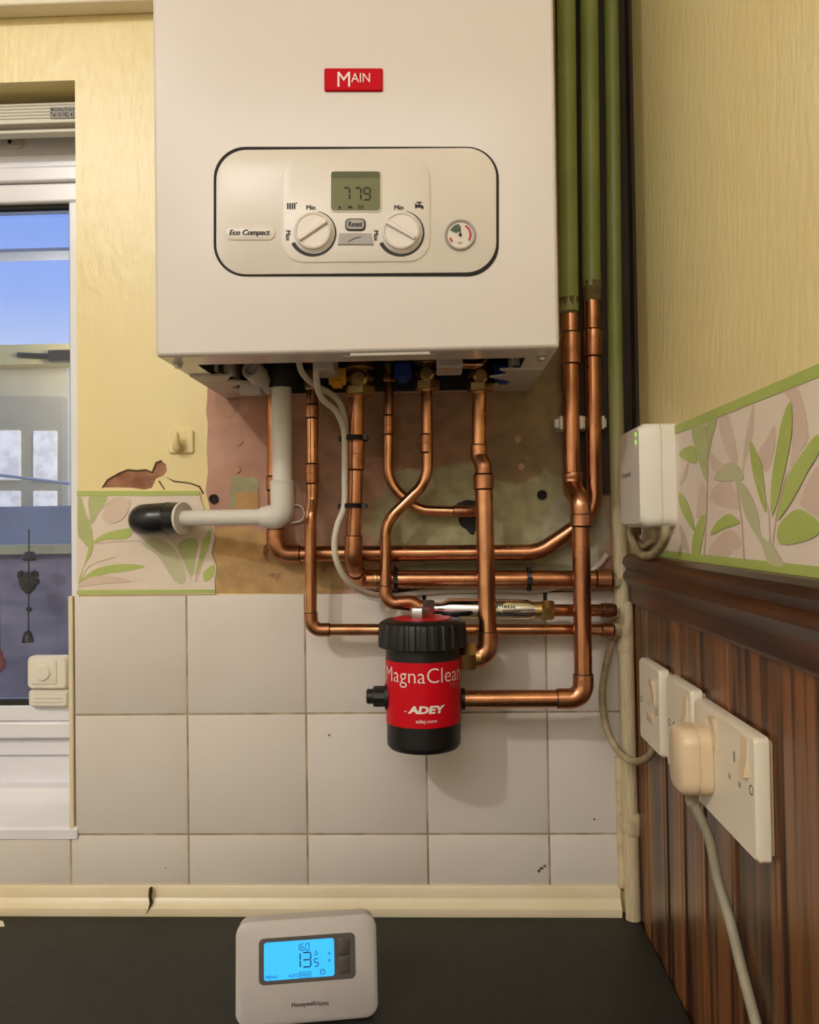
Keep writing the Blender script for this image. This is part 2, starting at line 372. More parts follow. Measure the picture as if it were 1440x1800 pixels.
struct('trim_1', MB().box((-2.0, -.028, zb), (at(262, 5, -.02).x + .16, 0, zb + .05)), K['batten'], 'white painted batten across the wall above the window', 'trim', bevel=.003)

# tiles: each a pillowed square with its own glaze, grout bed behind
m = MB()
def tile(x0, x1, z0, z1, d=.005):
    q = .0012; e_ = .0035
    P = [(x0 + q, z0 + q), (x1 - q, z0 + q), (x1 - q, z1 - q), (x0 + q, z1 - q)]
    fr = Fr((0, 0, 0), (1, 0, 0), (0, 0, 1), (0, -1, 0))
    m.prism(P, fr, 0, d, e_)
ZB = .0335
XT = at(133, 1250, 0).x
rows = [(ZT - .15, ZT), (ZT - .30, ZT - .15)]
for z0, z1 in rows:
    tile(XT, 0, z0, z1)
    for k in range(3): tile(k * .15, k * .15 + .15, z0, z1)
    tile(.45, XW, z0, z1)
for k in range(-9, 4): tile(max(k * .15, -1.3), min(k * .15 + .15, XW), ZB, ZT - .30)
tile(.45, XW, ZB, ZT - .3)
tl = obj('tiling', m, K['tile'], wb, angle=60)
m = MB(); m.box((XT + .001, -.0032, ZB), (XW, .001, ZT - .0015)); m.box((-1.3, -.0031, ZB), (XT, .001, ZT - .301)); obj('grout', m, K['grout'], wb)
# small stains and chips in the lower tiles
m = MB(); py_ = OnY(-.0052)
for (x, y, r) in ((953, 1526, 4), (958, 1522, 3), (948, 1531, 3), (291, 1526, 1.6), (1045, 1440, 2.2), (579, 1292, 2.05)):
    m.sheet(smooth_poly([(x + r * math.cos(t) * random.uniform(.5, 1.3), y + r * math.sin(t) * random.uniform(.4, 1.2)) for t in [k * .9 for k in range(7)]]), py_, .0003)
obj('stain', m, K['burnt'], wb)
# cream upstand between tiles and worktop
prof = [(0, 0), (-.016, 0), (-.017, .004), (-.0165, .010), (-.012, .014), (-.0085, .020), (-.008, .030), (-.006, .0345), (0, .0345)]
m = MB(); a = [m.bm.verts.new((-1.3, y, z)) for y, z in prof]; b_ = [m.bm.verts.new((at(1092, 1590, -.01).x, y, z)) for y, z in prof]
for i in range(len(prof)): m.face((a[i], a[(i + 1) % len(prof)], b_[(i + 1) % len(prof)], b_[i]))
m.face(a); m.face(b_)
ups = struct('trim_2', m, K['cream'], 'cream painted upstand moulding along the back of the worktop', 'trim', angle=25)
m = MB(); q = OnY(-.0085); m.prism([(262, 1562), (266, 1563), (264, 1580), (266, 1590), (263, 1598), (258, 1607), (257, 1606), (261, 1597), (263, 1588), (261, 1575)], OnY(-.0168), -.006, .0004); obj('crack', m, K['crack'], ups)
# bevelled white strip at the tile edge beside the window
m = MB(); m.box((XT - .0065, -.006, ZS), (XT - .0005, .004, ZT)); struct('trim_3', m, K['cream'], 'narrow white edging strip between window sill and tiles', 'trim', bevel=.0015)

# plaster left where the old boiler hung
Y0 = OnY(0)
m = MB()
edge = [(366, 600), (365, 700), (363, 725), (366, 745), (364, 790), (366, 830), (362, 862), (372, 905), (378, 930), (380, 948), (374, 972), (383, 996), (380, 1042)]
m.prism(edge + [(700, 1044), (1092, 1052), (1092, 870), (1000, 800), (992, 700), (992, 600)], Y0, 0, .0016); 
def blotchy(name, regions):
    mt = K['plaster'].copy(); mt.name = name; n = mt.node_tree; b = n.nodes['Principled BSDF']; L = n.links.new
    geo = n.nodes.new('ShaderNodeNewGeometry'); cur = b.inputs['Base Color'].links[0].from_socket
    for k, (px, py, rx, rz, colr, amp) in enumerate(regions):
        p = at(px, py, 0); s1 = n.nodes.new('ShaderNodeVectorMath'); s1.operation = 'SUBTRACT'; L(geo.outputs['Position'], s1.inputs[0]); s1.inputs[1].default_value = p
        s2 = n.nodes.new('ShaderNodeVectorMath'); s2.operation = 'MULTIPLY'; L(s1.outputs[0], s2.inputs[0]); s2.inputs[1].default_value = (1407. / rx, 0, 1407. / rz)
        s3 = n.nodes.new('ShaderNodeVectorMath'); s3.operation = 'LENGTH'; L(s2.outputs[0], s3.inputs[0])
        nz = n.nodes.new('ShaderNodeTexNoise'); nz.noise_dimensions = '4D'; nz.inputs['W'].default_value = k * 1.7; nz.inputs['Scale'].default_value = 17; nz.inputs['Detail'].default_value = 9; nz.inputs['Roughness'].default_value = .68; L(geo.outputs['Position'], nz.inputs['Vector'])
        ma = n.nodes.new('ShaderNodeMath'); ma.operation = 'MULTIPLY_ADD'; L(nz.outputs['Fac'], ma.inputs[0]); ma.inputs[1].default_value = amp; L(s3.outputs['Value'], ma.inputs[2])
        mr = n.nodes.new('ShaderNodeMapRange'); mr.interpolation_type = 'SMOOTHSTEP'; L(ma.outputs[0], mr.inputs['Value']); mr.inputs['From Min'].default_value = .9 + amp * .5; mr.inputs['From Max'].default_value = 1.06 + amp * .5; mr.inputs['To Min'].default_value = 1; mr.inputs['To Max'].default_value = 0
        nc = n.nodes.new('ShaderNodeTexNoise'); nc.inputs['Scale'].default_value = 55; nc.inputs['Detail'].default_value = 9; L(geo.outputs['Position'], nc.inputs['Vector'])
        cr = n.nodes.new('ShaderNodeValToRGB'); L(nc.outputs['Fac'], cr.inputs[0]); cr.color_ramp.elements[0].position = .35; cr.color_ramp.elements[0].color = (*srgb(*colr), 1); cr.color_ramp.elements[1].position = .68; cr.color_ramp.elements[1].color = (*[v * .72 for v in srgb(*colr)], 1)
        mx = n.nodes.new('ShaderNodeMix'); mx.data_type = 'RGBA'; L(mr.outputs[0], mx.inputs['Factor']); L(cur, mx.inputs['A']); L(cr.outputs[0], mx.inputs['B']); cur = mx.outputs['Result']
    L(cur, b.inputs['Base Color']); return mt
obj('plaster_patch', m, blotchy('layered_old_plaster', [(770, 700, 210, 140, (170, 132, 104), 1.0), (950, 740, 70, 130, (158, 134, 98), .9), (590, 900, 70, 110, (178, 138, 114), .9), (860, 915, 215, 105, (176, 168, 128), .55), (720, 850, 44, 26, (196, 184, 150), .8), (1010, 935, 62, 66, (186, 178, 150), .6), (900, 800, 60, 50, (150, 126, 96), .8),
    (850, 1010, 240, 22, (140, 132, 96), .5), (410, 985, 96, 62, (212, 170, 112), .35), (520, 1010, 150, 36, (196, 158, 106), .5), (600, 1010, 60, 26, (164, 132, 86), .7), (400, 700, 24, 40, (190, 146, 122), .8)]), wb)
m = MB()
m.prism([(405, 842), (413, 838), (420, 836), (430, 839), (447, 838), (452, 844), (458, 850), (454, 862), (457, 876), (455, 892), (402, 892), (406, 880), (404, 866), (408, 855)], Y0, .001, .0022)
obj('green_plaster', m, K['greenplaster'], wb)
m = MB(); m.prism([(414, 867), (430, 864), (455, 865), (456, 895), (412, 895), (416, 880)], Y0, .002, .003); obj('ochre_plaster', m, K['ochre'], wb)
m = MB()
for P in ([(472, 1010), (480, 1007), (486, 1009), (494, 1006), (490, 1013), (488, 1019), (483, 1014), (477, 1013)], [(563, 998), (568, 994), (575, 996), (572, 1003), (569, 1009), (566, 1004)], [(464, 960), (470, 955), (472, 968), (470, 980), (474, 988), (468, 984), (463, 972)]): m.prism(P, Y0, .001, .0024)
obj('plaster_flake', m, K['bare'], wb)
m = MB()
for P in ([(412, 776), (420, 768), (428, 776), (420, 784)], [(410, 825), (418, 818), (424, 826), (416, 833)], [(905, 770), (913, 766), (916, 775), (908, 779)], [(910, 820), (917, 814), (922, 822), (915, 827)]):
    m.prism(smooth_poly(P), Y0, .002, .0031)
obj('filled_hole', m, K['plaster'], wb)
m = MB(); m.prism(smooth_poly([(803, 886), (812, 882), (820, 879), (832, 880), (844, 884), (848, 900), (842, 914), (838, 925), (833, 940), (826, 938), (820, 931), (812, 926), (806, 915), (808, 903), (801, 895)], 2), Y0, .0016, .0024); obj('ragged_hole', m, K['inside'], wb)
m = MB()
m.prism([(640, 1040), (700, 1036), (900, 1038), (1075, 1040), (1075, 1052), (900, 1056), (745, 1058), (640, 1047)], Y0, .002, .0040); obj('broken_edge', m, K['inside'], wb)

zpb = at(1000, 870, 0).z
m = MB(); m.box((at(986, 600, 0).x, -.006, zpb), (XW, 0, 2.04)); m.box((XW - .004, -.028, zpb - .05), (XW, 0, 2.04)); struct('corner_shade_board', m, mat('corner_shade_brown', srgb(64, 48, 30), srgb(46, 33, 20), 12, (4, 4, .4), rough=.7, bump=.2), 'dark brown board added as the deep shade behind the upright corner pipes', 'trim')  # added dark board and side strip, their brown paints in the deep corner shade
# torn paint above the left border
Zp = lambda L: [(x / 3.4286, 500 + y / 3.4286) for x, y in L]
m = MB(); m.mi = 0
tear = [(617, 1222), (650, 1180), (720, 1140), (770, 1120), (830, 1125), (880, 1120), (920, 1135), (945, 1075), (975, 1065), (1000, 1085), (1005, 1120), (985, 1150), (940, 1170), (915, 1225), (870, 1237), (800, 1225), (700, 1222)]
cxx = sum(p[0] for p in tear) / len(tear); cyy = sum(p[1] for p in tear) / len(tear)
m.prism(Zp(tear), Y0, 0, .0004)
m.mi = 1
m.prism(Zp([(613, 1226), (648, 1174), (720, 1133), (770, 1113), (830, 1118), (880, 1113), (916, 1128), (940, 1070), (975, 1058), (975, 1066), (947, 1078), (921, 1139), (880, 1124), (830, 1129), (770, 1124), (720, 1144), (652, 1184), (622, 1224)]), Y0, 0, .0011)
m.prism(Zp([(1000, 1160), (1050, 1182), (1150, 1195), (1205, 1215), (1230, 1260), (1222, 1262), (1200, 1222), (1150, 1201), (1048, 1189)]), Y0, 0, .0012)
m.prism(Zp([(955, 1185), (962, 1182), (995, 1235), (990, 1238)]), Y0, 0, .0008)
obj('torn_paint', m, [K['bare'], K['line']], wb)

# wallpaper borders
m = MB(); m.mi = 0
m.prism([(137, 864), (351, 864), (354, 880), (358, 891), (372, 924), (379, 944), (373, 972), (382, 996), (378, 1022), (380, 1044), (137, 1046)], Y0, 0, .0028)
def leaf(L, mi, mp, c): m.mi = mi; m.sheet(smooth_poly(L), mp, c)
c = .0031
m.mi = 1; m.sheet([(137, 863), (350, 863), (351, 871), (137, 872)], Y0, c + .0002); m.sheet([(137, 1037), (379, 1036), (380, 1042), (137, 1045)], Y0, c + .0002)
for L, mi in (([(475, 1280), (495, 1285), (530, 1400), (552, 1440), (540, 1580), (500, 1540), (475, 1500)], 2), ([(545, 1280), (655, 1280), (600, 1370), (562, 1440), (545, 1380)], 2),
              ([(560, 1560), (640, 1500), (780, 1470), (800, 1500), (760, 1535), (640, 1540)], 1), ([(500, 1790), (570, 1720), (680, 1690), (800, 1685), (880, 1700), (780, 1725), (640, 1745)], 1),
              ([(478, 1790), (538, 1600), (555, 1460), (565, 1600), (510, 1700), (490, 1790)], 1), ([(860, 1560), (960, 1530), (1060, 1600), (1110, 1700), (1120, 1790), (1060, 1790), (960, 1640)], 3),
              ([(1080, 1560), (1190, 1530), (1180, 1650), (1160, 1760), (1110, 1660)], 2), ([(1200, 1660), (1230, 1540), (1270, 1480), (1272, 1540), (1240, 1620), (1180, 1760)], 1), ([(1230, 1740), (1270, 1700), (1300, 1695), (1285, 1760), (1240, 1790)], 1),
              ([(480, 1820), (560, 1760), (700, 1760), (800, 1790), (640, 1800)], 4), ([(620, 1400), (690, 1290), (790, 1300), (760, 1400), (680, 1440)], 4)):
    leaf(Zp(L), mi, Y0, c); c += .00004
# thin printed outlines
m.mi = 4
for L in ([(560, 1440), (600, 1370), (690, 1290)], [(580, 1560), (760, 1545), (900, 1560), (1010, 1700)], [(1160, 1790), (1060, 1560), (1000, 1500)], [(1180, 1790), (1230, 1660), (1260, 1590)], [(480, 1830), (540, 1700), (700, 1640)]):
    stroke(m, Zp(L), .6, Y0, c); c += .00004
obj('wallpaper_border', m, [K['paper'], K['leaf'], K['leaf_mid'], K['leaf_pale'], K['leaf_taupe']], wb)

m = MB(); XX = OnX(XW); m.mi = 0
ztop = atx(1440, 640, XW).z; zbot = atx(1440, 1016, XW).z
FX = Fr((XW, 0, 0), (0, -1, 0), (0, 0, 1), (-1, 0, 0))
m.prism([(0.02, zbot - .004), (1.3, zbot - .004), (1.3, ztop), (0.02, ztop)], FX, 0, .0006)
m.mi = 1; m.sheet([(.02, ztop - .0085), (1.3, ztop - .0085), (1.3, ztop), (.02, ztop)], FX, .0011); m.sheet([(.02, zbot - .002), (1.3, zbot - .002), (1.3, zbot + .0075), (.02, zbot + .0075)], FX, .0011)
Z5 = lambda L: [(1040 + x / 3.6, 640 + y / 3.6) for x, y in L]
c = .0007
for L, mi in (([(810, 345), (865, 305), (900, 420), (935, 620), (880, 600), (830, 480)], 4), ([(960, 690), (975, 500), (1010, 320), (1038, 245), (1030, 420), (1000, 560)], 4),
              ([(750, 850), (790, 770), (850, 735), (900, 770), (945, 900), (930, 920), (820, 900)], 4), ([(740, 1215), (790, 1110), (870, 1050), (920, 1070), (960, 1140), (900, 1180), (860, 1225)], 4),
              ([(1065, 560), (1110, 480), (1170, 390), (1160, 560), (1110, 680)], 4), ([(1225, 175), (1300, 140), (1350, 260), (1380, 470), (1320, 560), (1262, 660), (1280, 500), (1270, 250)], 4),
              ([(1330, 860), (1380, 740), (1450, 650), (1470, 960), (1340, 900)], 4), ([(565, 740), (620, 610), (605, 700), (570, 765)], 4), ([(670, 960), (690, 780), (720, 760), (735, 940), (700, 960)], 4), ([(745, 540), (820, 620), (870, 640), (800, 690), (760, 640)], 4),
              ([(560, 1010), (590, 1060), (630, 1200), (600, 1180), (570, 1100)], 4),
              ([(640, 400), (715, 372), (740, 520), (740, 740), (700, 660), (660, 520)], 2), ([(737, 365), (800, 342), (770, 470), (745, 600), (738, 480)], 2),
              ([(780, 730), (850, 640), (900, 620), (950, 660), (970, 720), (920, 740)], 3), ([(920, 740), (990, 780), (1060, 940), (1080, 1080), (1160, 1150), (1225, 1275), (1130, 1262), (1090, 1150), (1000, 1000), (950, 860)], 3),
              ([(560, 570), (600, 530), (650, 520), (665, 560), (670, 625), (600, 605)], 1), ([(560, 810), (600, 850), (640, 950), (660, 1060), (610, 990), (565, 900)], 1),
              ([(645, 1215), (650, 1090), (690, 980), (735, 955), (720, 1060), (685, 1218)], 1), ([(760, 1080), (800, 1000), (870, 950), (910, 965), (945, 1005), (850, 1040)], 1),
              ([(1015, 490), (1060, 570), (1090, 660), (1115, 940), (1060, 800), (1020, 620)], 1), ([(1150, 960), (1145, 800), (1170, 600), (1220, 340), (1273, 240), (1280, 420), (1240, 640), (1190, 860)], 1),
              ([(1190, 990), (1210, 860), (1260, 700), (1360, 540), (1445, 445), (1450, 560), (1380, 680), (1290, 850)], 1), ([(1185, 1060), (1210, 1000), (1270, 940), (1330, 920), (1390, 950), (1450, 1000), (1450, 1070), (1360, 1120), (1210, 1140)], 1)):
    leaf(Z5(L), mi, XX, c); c += .00003
m.mi = 4
for L in ([(720, 1220), (740, 800), (735, 400)], [(1140, 1150), (1125, 900), (1050, 700)], [(1155, 1150), (1190, 900), (1250, 680)], [(975, 1250), (960, 1000), (930, 800)]):
    stroke(m, Z5(L), .7, XX, c); c += .00003
obj('wallpaper_border', m, [K['paper'], K['leaf'], K['leaf_mid'], K['leaf_pale'], K['leaf_taupe']], wr)

# tongue-and-groove panelling and dado rail
m = MB(); FXp = Fr((XW, 0, 0), (0, -1, 0), (0, 0, 1), (-1, 0, 0))
edges_ = [0, .068, .157, .222, .289, .372, .465, .55, .64, .73, .82, .91, 1.0, 1.09, 1.18, 1.27, 1.36, 1.45, 1.54, 1.63]
for yy, y2 in zip(edges_, edges_[1:]):
    P = [(yy, 0), (yy, .004), (yy + .005, .009), (y2 - .016, .009), (y2 - .014, .0072), (y2 - .012, .009), (y2 - .005, .009), (y2, .004), (y2, 0)]
    lo2 = [m.bm.verts.new((XW - c_, -a_, -.9)) for a_, c_ in P]; hi2 = [m.bm.verts.new((XW - c_, -a_, zbot - .04)) for a_, c_ in P]
    for i in range(len(P) - 1): m.face((lo2[i], lo2[i + 1], hi2[i + 1], hi2[i]))
    m.face(lo2); m.face(hi2)
pan = struct('trim_4', m, K['wood'], 'dark stained tongue-and-groove panelling on the lower right wall', 'panelling', angle=15)
zc = CAM.z; hx = XW - CAM.x
R5 = [(0, zbot), (.016, zbot + .0005), (.022, zbot - .003), (.024, zbot - .010), (.020, zbot - .015), (.019, zbot - .018), (.023, zbot - .023), (.0235, zbot - .028), (.017, zbot - .036), (.0155, zbot - .042), (.0155, zbot - .056), (.012, zbot - .060), (0, zbot - .060)]
m = MB(); ya = atx(1090, 990, XW - .024).y
n0 = [m.bm.verts.new((XW - c_, ya, z_)) for c_, z_ in R5]; n1 = [m.bm.verts.new((XW - c_, -1.6, z_)) for c_, z_ in R5]
for i in range(len(R5)): m.face((n0[i], n0[(i + 1) % len(R5)], n1[(i + 1) % len(R5)], n1[i]))
m.face(n0); m.face(n1)
struct('trim_5', m, K['rail'], 'dark stained moulded dado rail below the leafy border', 'dado rail', angle=28)

# worktop
o = obj('worktop', MB().box((-2.0, -.62, -.04), (XW - .0095, 0, 0)), K['worktop'], bevel=.002); tag(o, 'dark laminate kitchen worktop running along the back wall', 'worktop')

# ------------------------------------------------------------------ window
YF = .075
def bx(p0, p1, y0, y1): return (at(p0[0], p0[1], y0).x, y0, at(p0[0], p0[1], y0).z), (at(p1[0], p1[1], y0).x, y1, at(p1[0], p1[1], y0).z)
wn = thing('window_1', (XR - .4, YF, ZS), 'white plastic kitchen window with a deep sill', 'window'); wn['kind'] = 'structure'
xr = XR + .0
def zz(py, y=YF): return at(60, py, y).z
xg = at(123, 800, YF).x
m = MB()
m.box((XL, YF + .012, zz(1385)), (xr, YF + .06, zz(1330))); m.box((XL, YF + .006, zz(1330)), (xr, YF + .06, zz(1300)))
m.box((XL, YF + .006, zz(292)), (xr, YF + .06, zz(268))); m.box((XL, YF + .012, zz(268)), (xr, YF + .06, ZH))
m.box((XL, YF + .01, zz(1385)), (XL + .05, YF + .06, ZH)); m.box((xr - .004, YF + .01, zz(1385)), (xr, YF + .06, ZH))
obj('frame', m, K['upvc'], wn, bevel=.003)
m = MB()
def railp(z0, z1, flip):
    m.box((XL + .05, YF - .006, z0), (xr - .001, YF + .045, z1))
m.box((XL + .05, YF - .006, zz(1297)), (xr - .001, YF + .045, zz(1268))); m.box((XL + .05, YF + .000, zz(1268)), (xr - .001, YF + .045, zz(1240)))
m.box((XL + .05, YF - .006, zz(322)), (xr - .001, YF + .045, zz(295))); m.box((XL + .05, YF + .000, zz(356)), (xr - .001, YF + .045, zz(322)))
m.box((xg, YF + .0, zz(1240)), (xr - .001, YF + .045, zz(356))); m.box((XL + .05, YF, zz(1297)), (XL + .11, YF + .045, zz(295)))
obj('sash', m, K['upvc'], wn, bevel=.003)
m = MB(); m.box((XL + .1, YF + .02, zz(1245)), (xg + .004, YF + .026, zz(350))); obj('pane', m, K['glass'], wn, smooth=False)
m = MB(); gx = (XL + .11, xg)
m.box((gx[0], YF + .008, zz(1240)), (gx[1], YF + .02, zz(1233))); m.box((gx[0], YF + .008, zz(362)), (gx[1], YF + .02, zz(356))); m.box((gx[1] - .0028, YF + .008, zz(1240)), (gx[1], YF + .02, zz(356)))
obj('gasket', m, K['gap'], wn)
m = MB()
pr = [(.088, ZS + .006), (.088, zz(1385) + .004), (.065, zz(1385) + .003), (.055, zz(1385) - .012), (.05, ZS + .018), (-.004, ZS + .0085), (-.007, ZS + .005), (-.007, ZS - .006), (-.003, ZS - .008), (.0, ZS - .0005)]
a = [m.bm.verts.new((XL, y, z)) for y, z in pr]; b_ = [m.bm.verts.new((xr - .001, y, z)) for y, z in pr]
for i in range(len(pr)): m.face((a[i], a[(i + 1) % len(pr)], b_[(i + 1) % len(pr)], b_[i]))
m.face(a); m.face(b_); obj('sill', m, K['upvc'], wn, angle=25)

# roller blind cassette
YB = .03
bl = thing('roller_blind', at(60, 205, YB), 'rolled up cream blind cassette fixed above the kitchen window', 'blind')
m = MB(); zt_, zb_ = at(60, 181, YB).z, at(60, 217, YB).z
m.box((XL + .02, YB, zb_), (xr - .002, YB + .035, zt_))
for k in range(5): m.box((XL + .02, YB - .0014, zb_ + .006 + k * .0042), (xr - .002, YB + .001, zb_ + .0085 + k * .0042))
obj('cassette', m, K['blind'], bl, bevel=.0012)
m = MB(); m.box((XL + .03, YB + .004, at(60, 231, YB).z), (xr - .004, YB + .02, at(60, 225, YB).z)); obj('bottom_bar', m, K['blind'], bl, bevel=.001)
m = MB(); m.box((XL + .03, YB + .012, at(60, 226, YB).z), (xr - .004, YB + .015, zb_ + .002)); obj('fabric', m, K['greyplastic'], bl)
YB2 = OnY(YB - .0015)
m = MB(); m.prism([(88, 188), (140, 187), (140, 207), (88, 208)], YB2, 0, .0006); stk = obj('sticker', m, K['sticker'], bl)
m = MB(); m.text('MOONLITE BLINDS', YB2, (90, 190, 141, 196), .001, bold=.01); m.text('Tel: 01782 433', YB2, (89, 198, 135, 206), .001, bold=.01); obj('lettering', m, K['black'], stk)
o = MB(); o.prism(rrect(4, 234, 42, 262, 9), OnY(YF + .012), 0, .006, 2); bk = obj('blind_bracket', o, K['blind']); tag(bk, 'small translucent bracket with a screw hole under the rolled blind', 'bracket')
m = MB(); m.rings(at(17, 249, YF + .006), (0, -1, 0), [(0, .003), (.0012, .0025)], 14); obj('screw', m, K['gap'], bk)

# window alarm stuck to the sash
YA = YF - .001
al = thing('window_alarm', at(88, 1235, YA), 'white plastic window alarm with a round button stuck in the window corner', 'alarm')
A_ = OnY(YA)
m = MB(); m.prism(rrect(55, 1151, 126, 1209, 9), A_, 0, .014, 3); hb = obj('housing', m, K['whiteplastic'], al)
m = MB(); m.prism(rrect(63, 1157, 108, 1200, 5), A_, .0138, .0155, 2); m.prism(rrect(68, 1203, 122, 1205, .8), A_, .013, .0148); obj('front_panel', m, K['whiteplastic'], al)
m = MB(); m.prism(circ(84, 1179, 13.5), A_, .015, .018, 1.5); obj('button', m, K['whiteplastic'], al)
m = MB(); m.prism(rrect(56, 1210, 126, 1240, 7), A_, 0, .012, 3); m.prism(rrect(66, 1222, 118, 1224, .8), A_, .0115, .013); m.prism(rrect(66, 1229, 116, 1231, .8), A_, .0115, .013); obj('battery_cover', m, K['whiteplastic'], al)

# ------------------------------------------------------------------ seen through the window
ll = bpy.data.lights.new('lean_to_lamp', 'POINT'); ll.energy = 7; ll.color = (1, .95, .86); ll.shadow_soft_size = .08
lp = bpy.data.objects.new('lean_to_lamp', ll); COL.objects.link(lp); lp.location = at(175, 600, 2.2)
struct('exterior_wall', MB().box((-5, 2.6, -1), (at(118, 800, 2.6).x, 2.7, at(60, 640, 2.6).z)), K['pink'], 'pale rendered lean-to wall outside the window', 'outside wall')
struct('exterior_beam', MB().box((-5, 2.5, at(60, 640, 2.5).z), (1.2, 2.6, at(60, 605, 2.5).z)), K['olive'], 'olive wooden beam on top of the outside wall', 'beam')
o = obj('bar_latch', MB().tube([at(32, 624, 2.49), at(95, 627, 2.49)], .012, 10).box(at(92, 619, 2.5), at(128, 634, 2.46)), K['chime']); tag(o, 'dark metal bar under the olive beam outside', 'bar')
o = obj('roof_rafter', MB().box(at(-300, 462, 2.0), at(140, 440, 1.9)), K['bluesheet']); tag(o, 'thin pale rafter crossing the blue sky outside the window', 'rafter')
dd = thing('door_1', at(60, 1000, 2.5), 'grey outside door with four pale obscure glass panes', 'door'); dd['kind'] = 'structure'
D_ = OnY(2.58)
m = MB(); m.prism([(-120, 700), (118, 700), (118, 1100), (-120, 1100)], D_, 0, .05); obj('door_leaf', m, K['greydoor'], dd)
for (x0, x1, y0, y1) in ((5, 47, 759, 845), (69, 110, 760, 846), (5, 47, 864, 892), (69, 110, 864, 894)):
    m = MB(); m.prism(rrect(x0, y0, x1, y1, 2), D_, .045, .06, 1); obj('pane', m, K['obscure'], dd)
o = obj('washing_line', MB().tube([at(-60, 828, 2.2), at(122, 850, 2.2)], .006, 8), K['bluesheet']); tag(o, 'thin pale blue line strung across the outside door', 'line')
struct('exterior_panel', MB().box((-4, 1.7, -1), (.8, 1.75, at(60, 890, 1.7).z)), K['bluesheet'], 'blue-grey sheet panel standing in front of the outside door', 'panel')
struct('exterior_coping', MB().box((-4, .50, at(60, 974, .5).z), (XL + .95, .62, at(60, 958, .5).z)), K['moss'], 'greenish coping along the top of the blue outside wall', 'coping')
struct('exterior_low_wall', MB().box((-4, .52, -1), (XL + .95, .60, at(60, 974, .5).z)), K['bluewall'], 'rough blue-violet rendered low wall outside the window', 'outside wall')
YC = .44
wc = thing('wind_chime', at(50, 960, YC), 'dark metal wind chime with a bell hanging outside the window', 'wind chime')
m = MB(); m.tube([at(51, 930, YC), at(50, 1120, YC)], .0012, 8); obj('string', m, K['chime'], wc)
m = MB(); m.rings(at(52, 985, YC), (0, 0, 1), [(-.001, .010), (.004, .014), (.010, .012), (.016, .006)], 20)
for k in range(9):
    t = k * 2 * math.pi / 9; p = at(50, 1022, YC) + Vector((.013 * math.cos(t), .006 * math.sin(t), .012 * math.sin(t * 2.3))); m.rings(p - Vector((0, 0, .008)), (0, 0, 1), [(0, .002), (.004, .007), (.012, .007), (.016, .002)], 10)
m.rings(at(50, 1044, YC), (0, 0, 1), [(0, .004), (.01, .013), (.03, .014), (.04, .006)], 16); obj('ornament', m, K['chime'], wc)
m = MB(); m.rings(at(51, 1076, YC), (0, 0, 1), [(0, .001), (.003, .005), (.007, .005), (.010, .001)], 14); obj('bead', m, K['chime'], wc)
m = MB(); m.rings(at(49, 1129, YC), (0, 0, 1), [(0, .0105), (.004, .010), (.012, .008), (.018, .006), (.021, .002)], 18); obj('bell', m, K['chime'], wc)
m = MB(); m.rings(at(0, 1182, YC), (0, 0, 1), [(0, .002), (.008, .009), (.02, .010), (.03, .004), (.034, .006), (.04, .002)], 14); o = obj('hanging_ornament', m, K['terracotta']); tag(o, 'small red hanging ornament at the edge of the window glass', 'ornament')
m = MB(); m.tube([at(0, 1150, YC), at(-2, 900, YC)], .001, 6); obj('string', m, K['chime'], o)

# ------------------------------------------------------------------ boiler
P0 = at(273, 626, -BD); P1 = at(984, 612, -BD)
bx0, bx1, bz0 = P0.x, P1.x, (P0.z + P1.z) / 2
ZTOP = bz0 + .70
boil = thing('boiler', ((bx0 + bx1) / 2, -BD / 2, bz0), 'white wall-hung combi boiler with a rounded control panel', 'boiler')
m = MB(); V = lambda x, y, z: m.bm.verts.new((x, y, z))
fr_, sd, bk_ = .045, .028, .02
o8 = [V(bx0, -BD, bz0), V(bx1, -BD, bz0), V(bx1, -.001, bz0), V(bx0, -.001, bz0)]; t8 = [V(bx0, -BD, ZTOP), V(bx1, -BD, ZTOP), V(bx1, -.001, ZTOP), V(bx0, -.001, ZTOP)]
i8 = [V(bx0 + sd, -BD + fr_, bz0), V(bx1 - sd, -BD + fr_, bz0), V(bx1 - sd, -bk_, bz0), V(bx0 + sd, -bk_, bz0)]
for i in range(4):
    j = (i + 1) % 4; m.face((o8[i], o8[j], t8[j], t8[i])); m.face((o8[i], i8[i], i8[j], o8[j]))
m.face(t8); obj('casing', m, K['boiler'], boil, bevel=.0035)
m = MB(); i8 = [V(bx0 + sd, -BD + fr_, bz0 + .0006), V(bx1 - sd, -BD + fr_, bz0 + .0006), V(bx1 - sd, -bk_, bz0 + .0006), V(bx0 + sd, -bk_, bz0 + .0006)]
k8 = [V(v.co.x, v.co.y, bz0 + .07) for v in i8]
for i in range(4): j = (i + 1) % 4; m.face((i8[i], i8[j], k8[j], k8[i]))
m.face(k8); obj('chassis', m, K['inside'], boil)
BY = -BD
Bf = OnY(BY)
m = MB(); m.box((at(615, 634, BY).x, BY + .004, bz0 - .003), (at(757, 634, BY).x, BY + .026, bz0 + .001)); m.box((at(600, 634, BY).x, BY + .012, bz0 - .002), (at(770, 634, BY).x, BY + .03, bz0 + .001)); obj('door_flap', m, K['flange'], boil, bevel=.001)
for px, dx in ((316, 1), (952, -1)):
    m = MB(); p = at(px, 640, -.22); m.rings((p.x, -.225, bz0 + .001), (0, 0, -1), [(0, .006), (.002, .006), (.003, .004)], 6); m.rings((p.x, -.225, bz0 - .002), (0, 0, -1), [(0, .0035), (.003, .0035)], 12); obj('screw', m, K['steel'], boil)
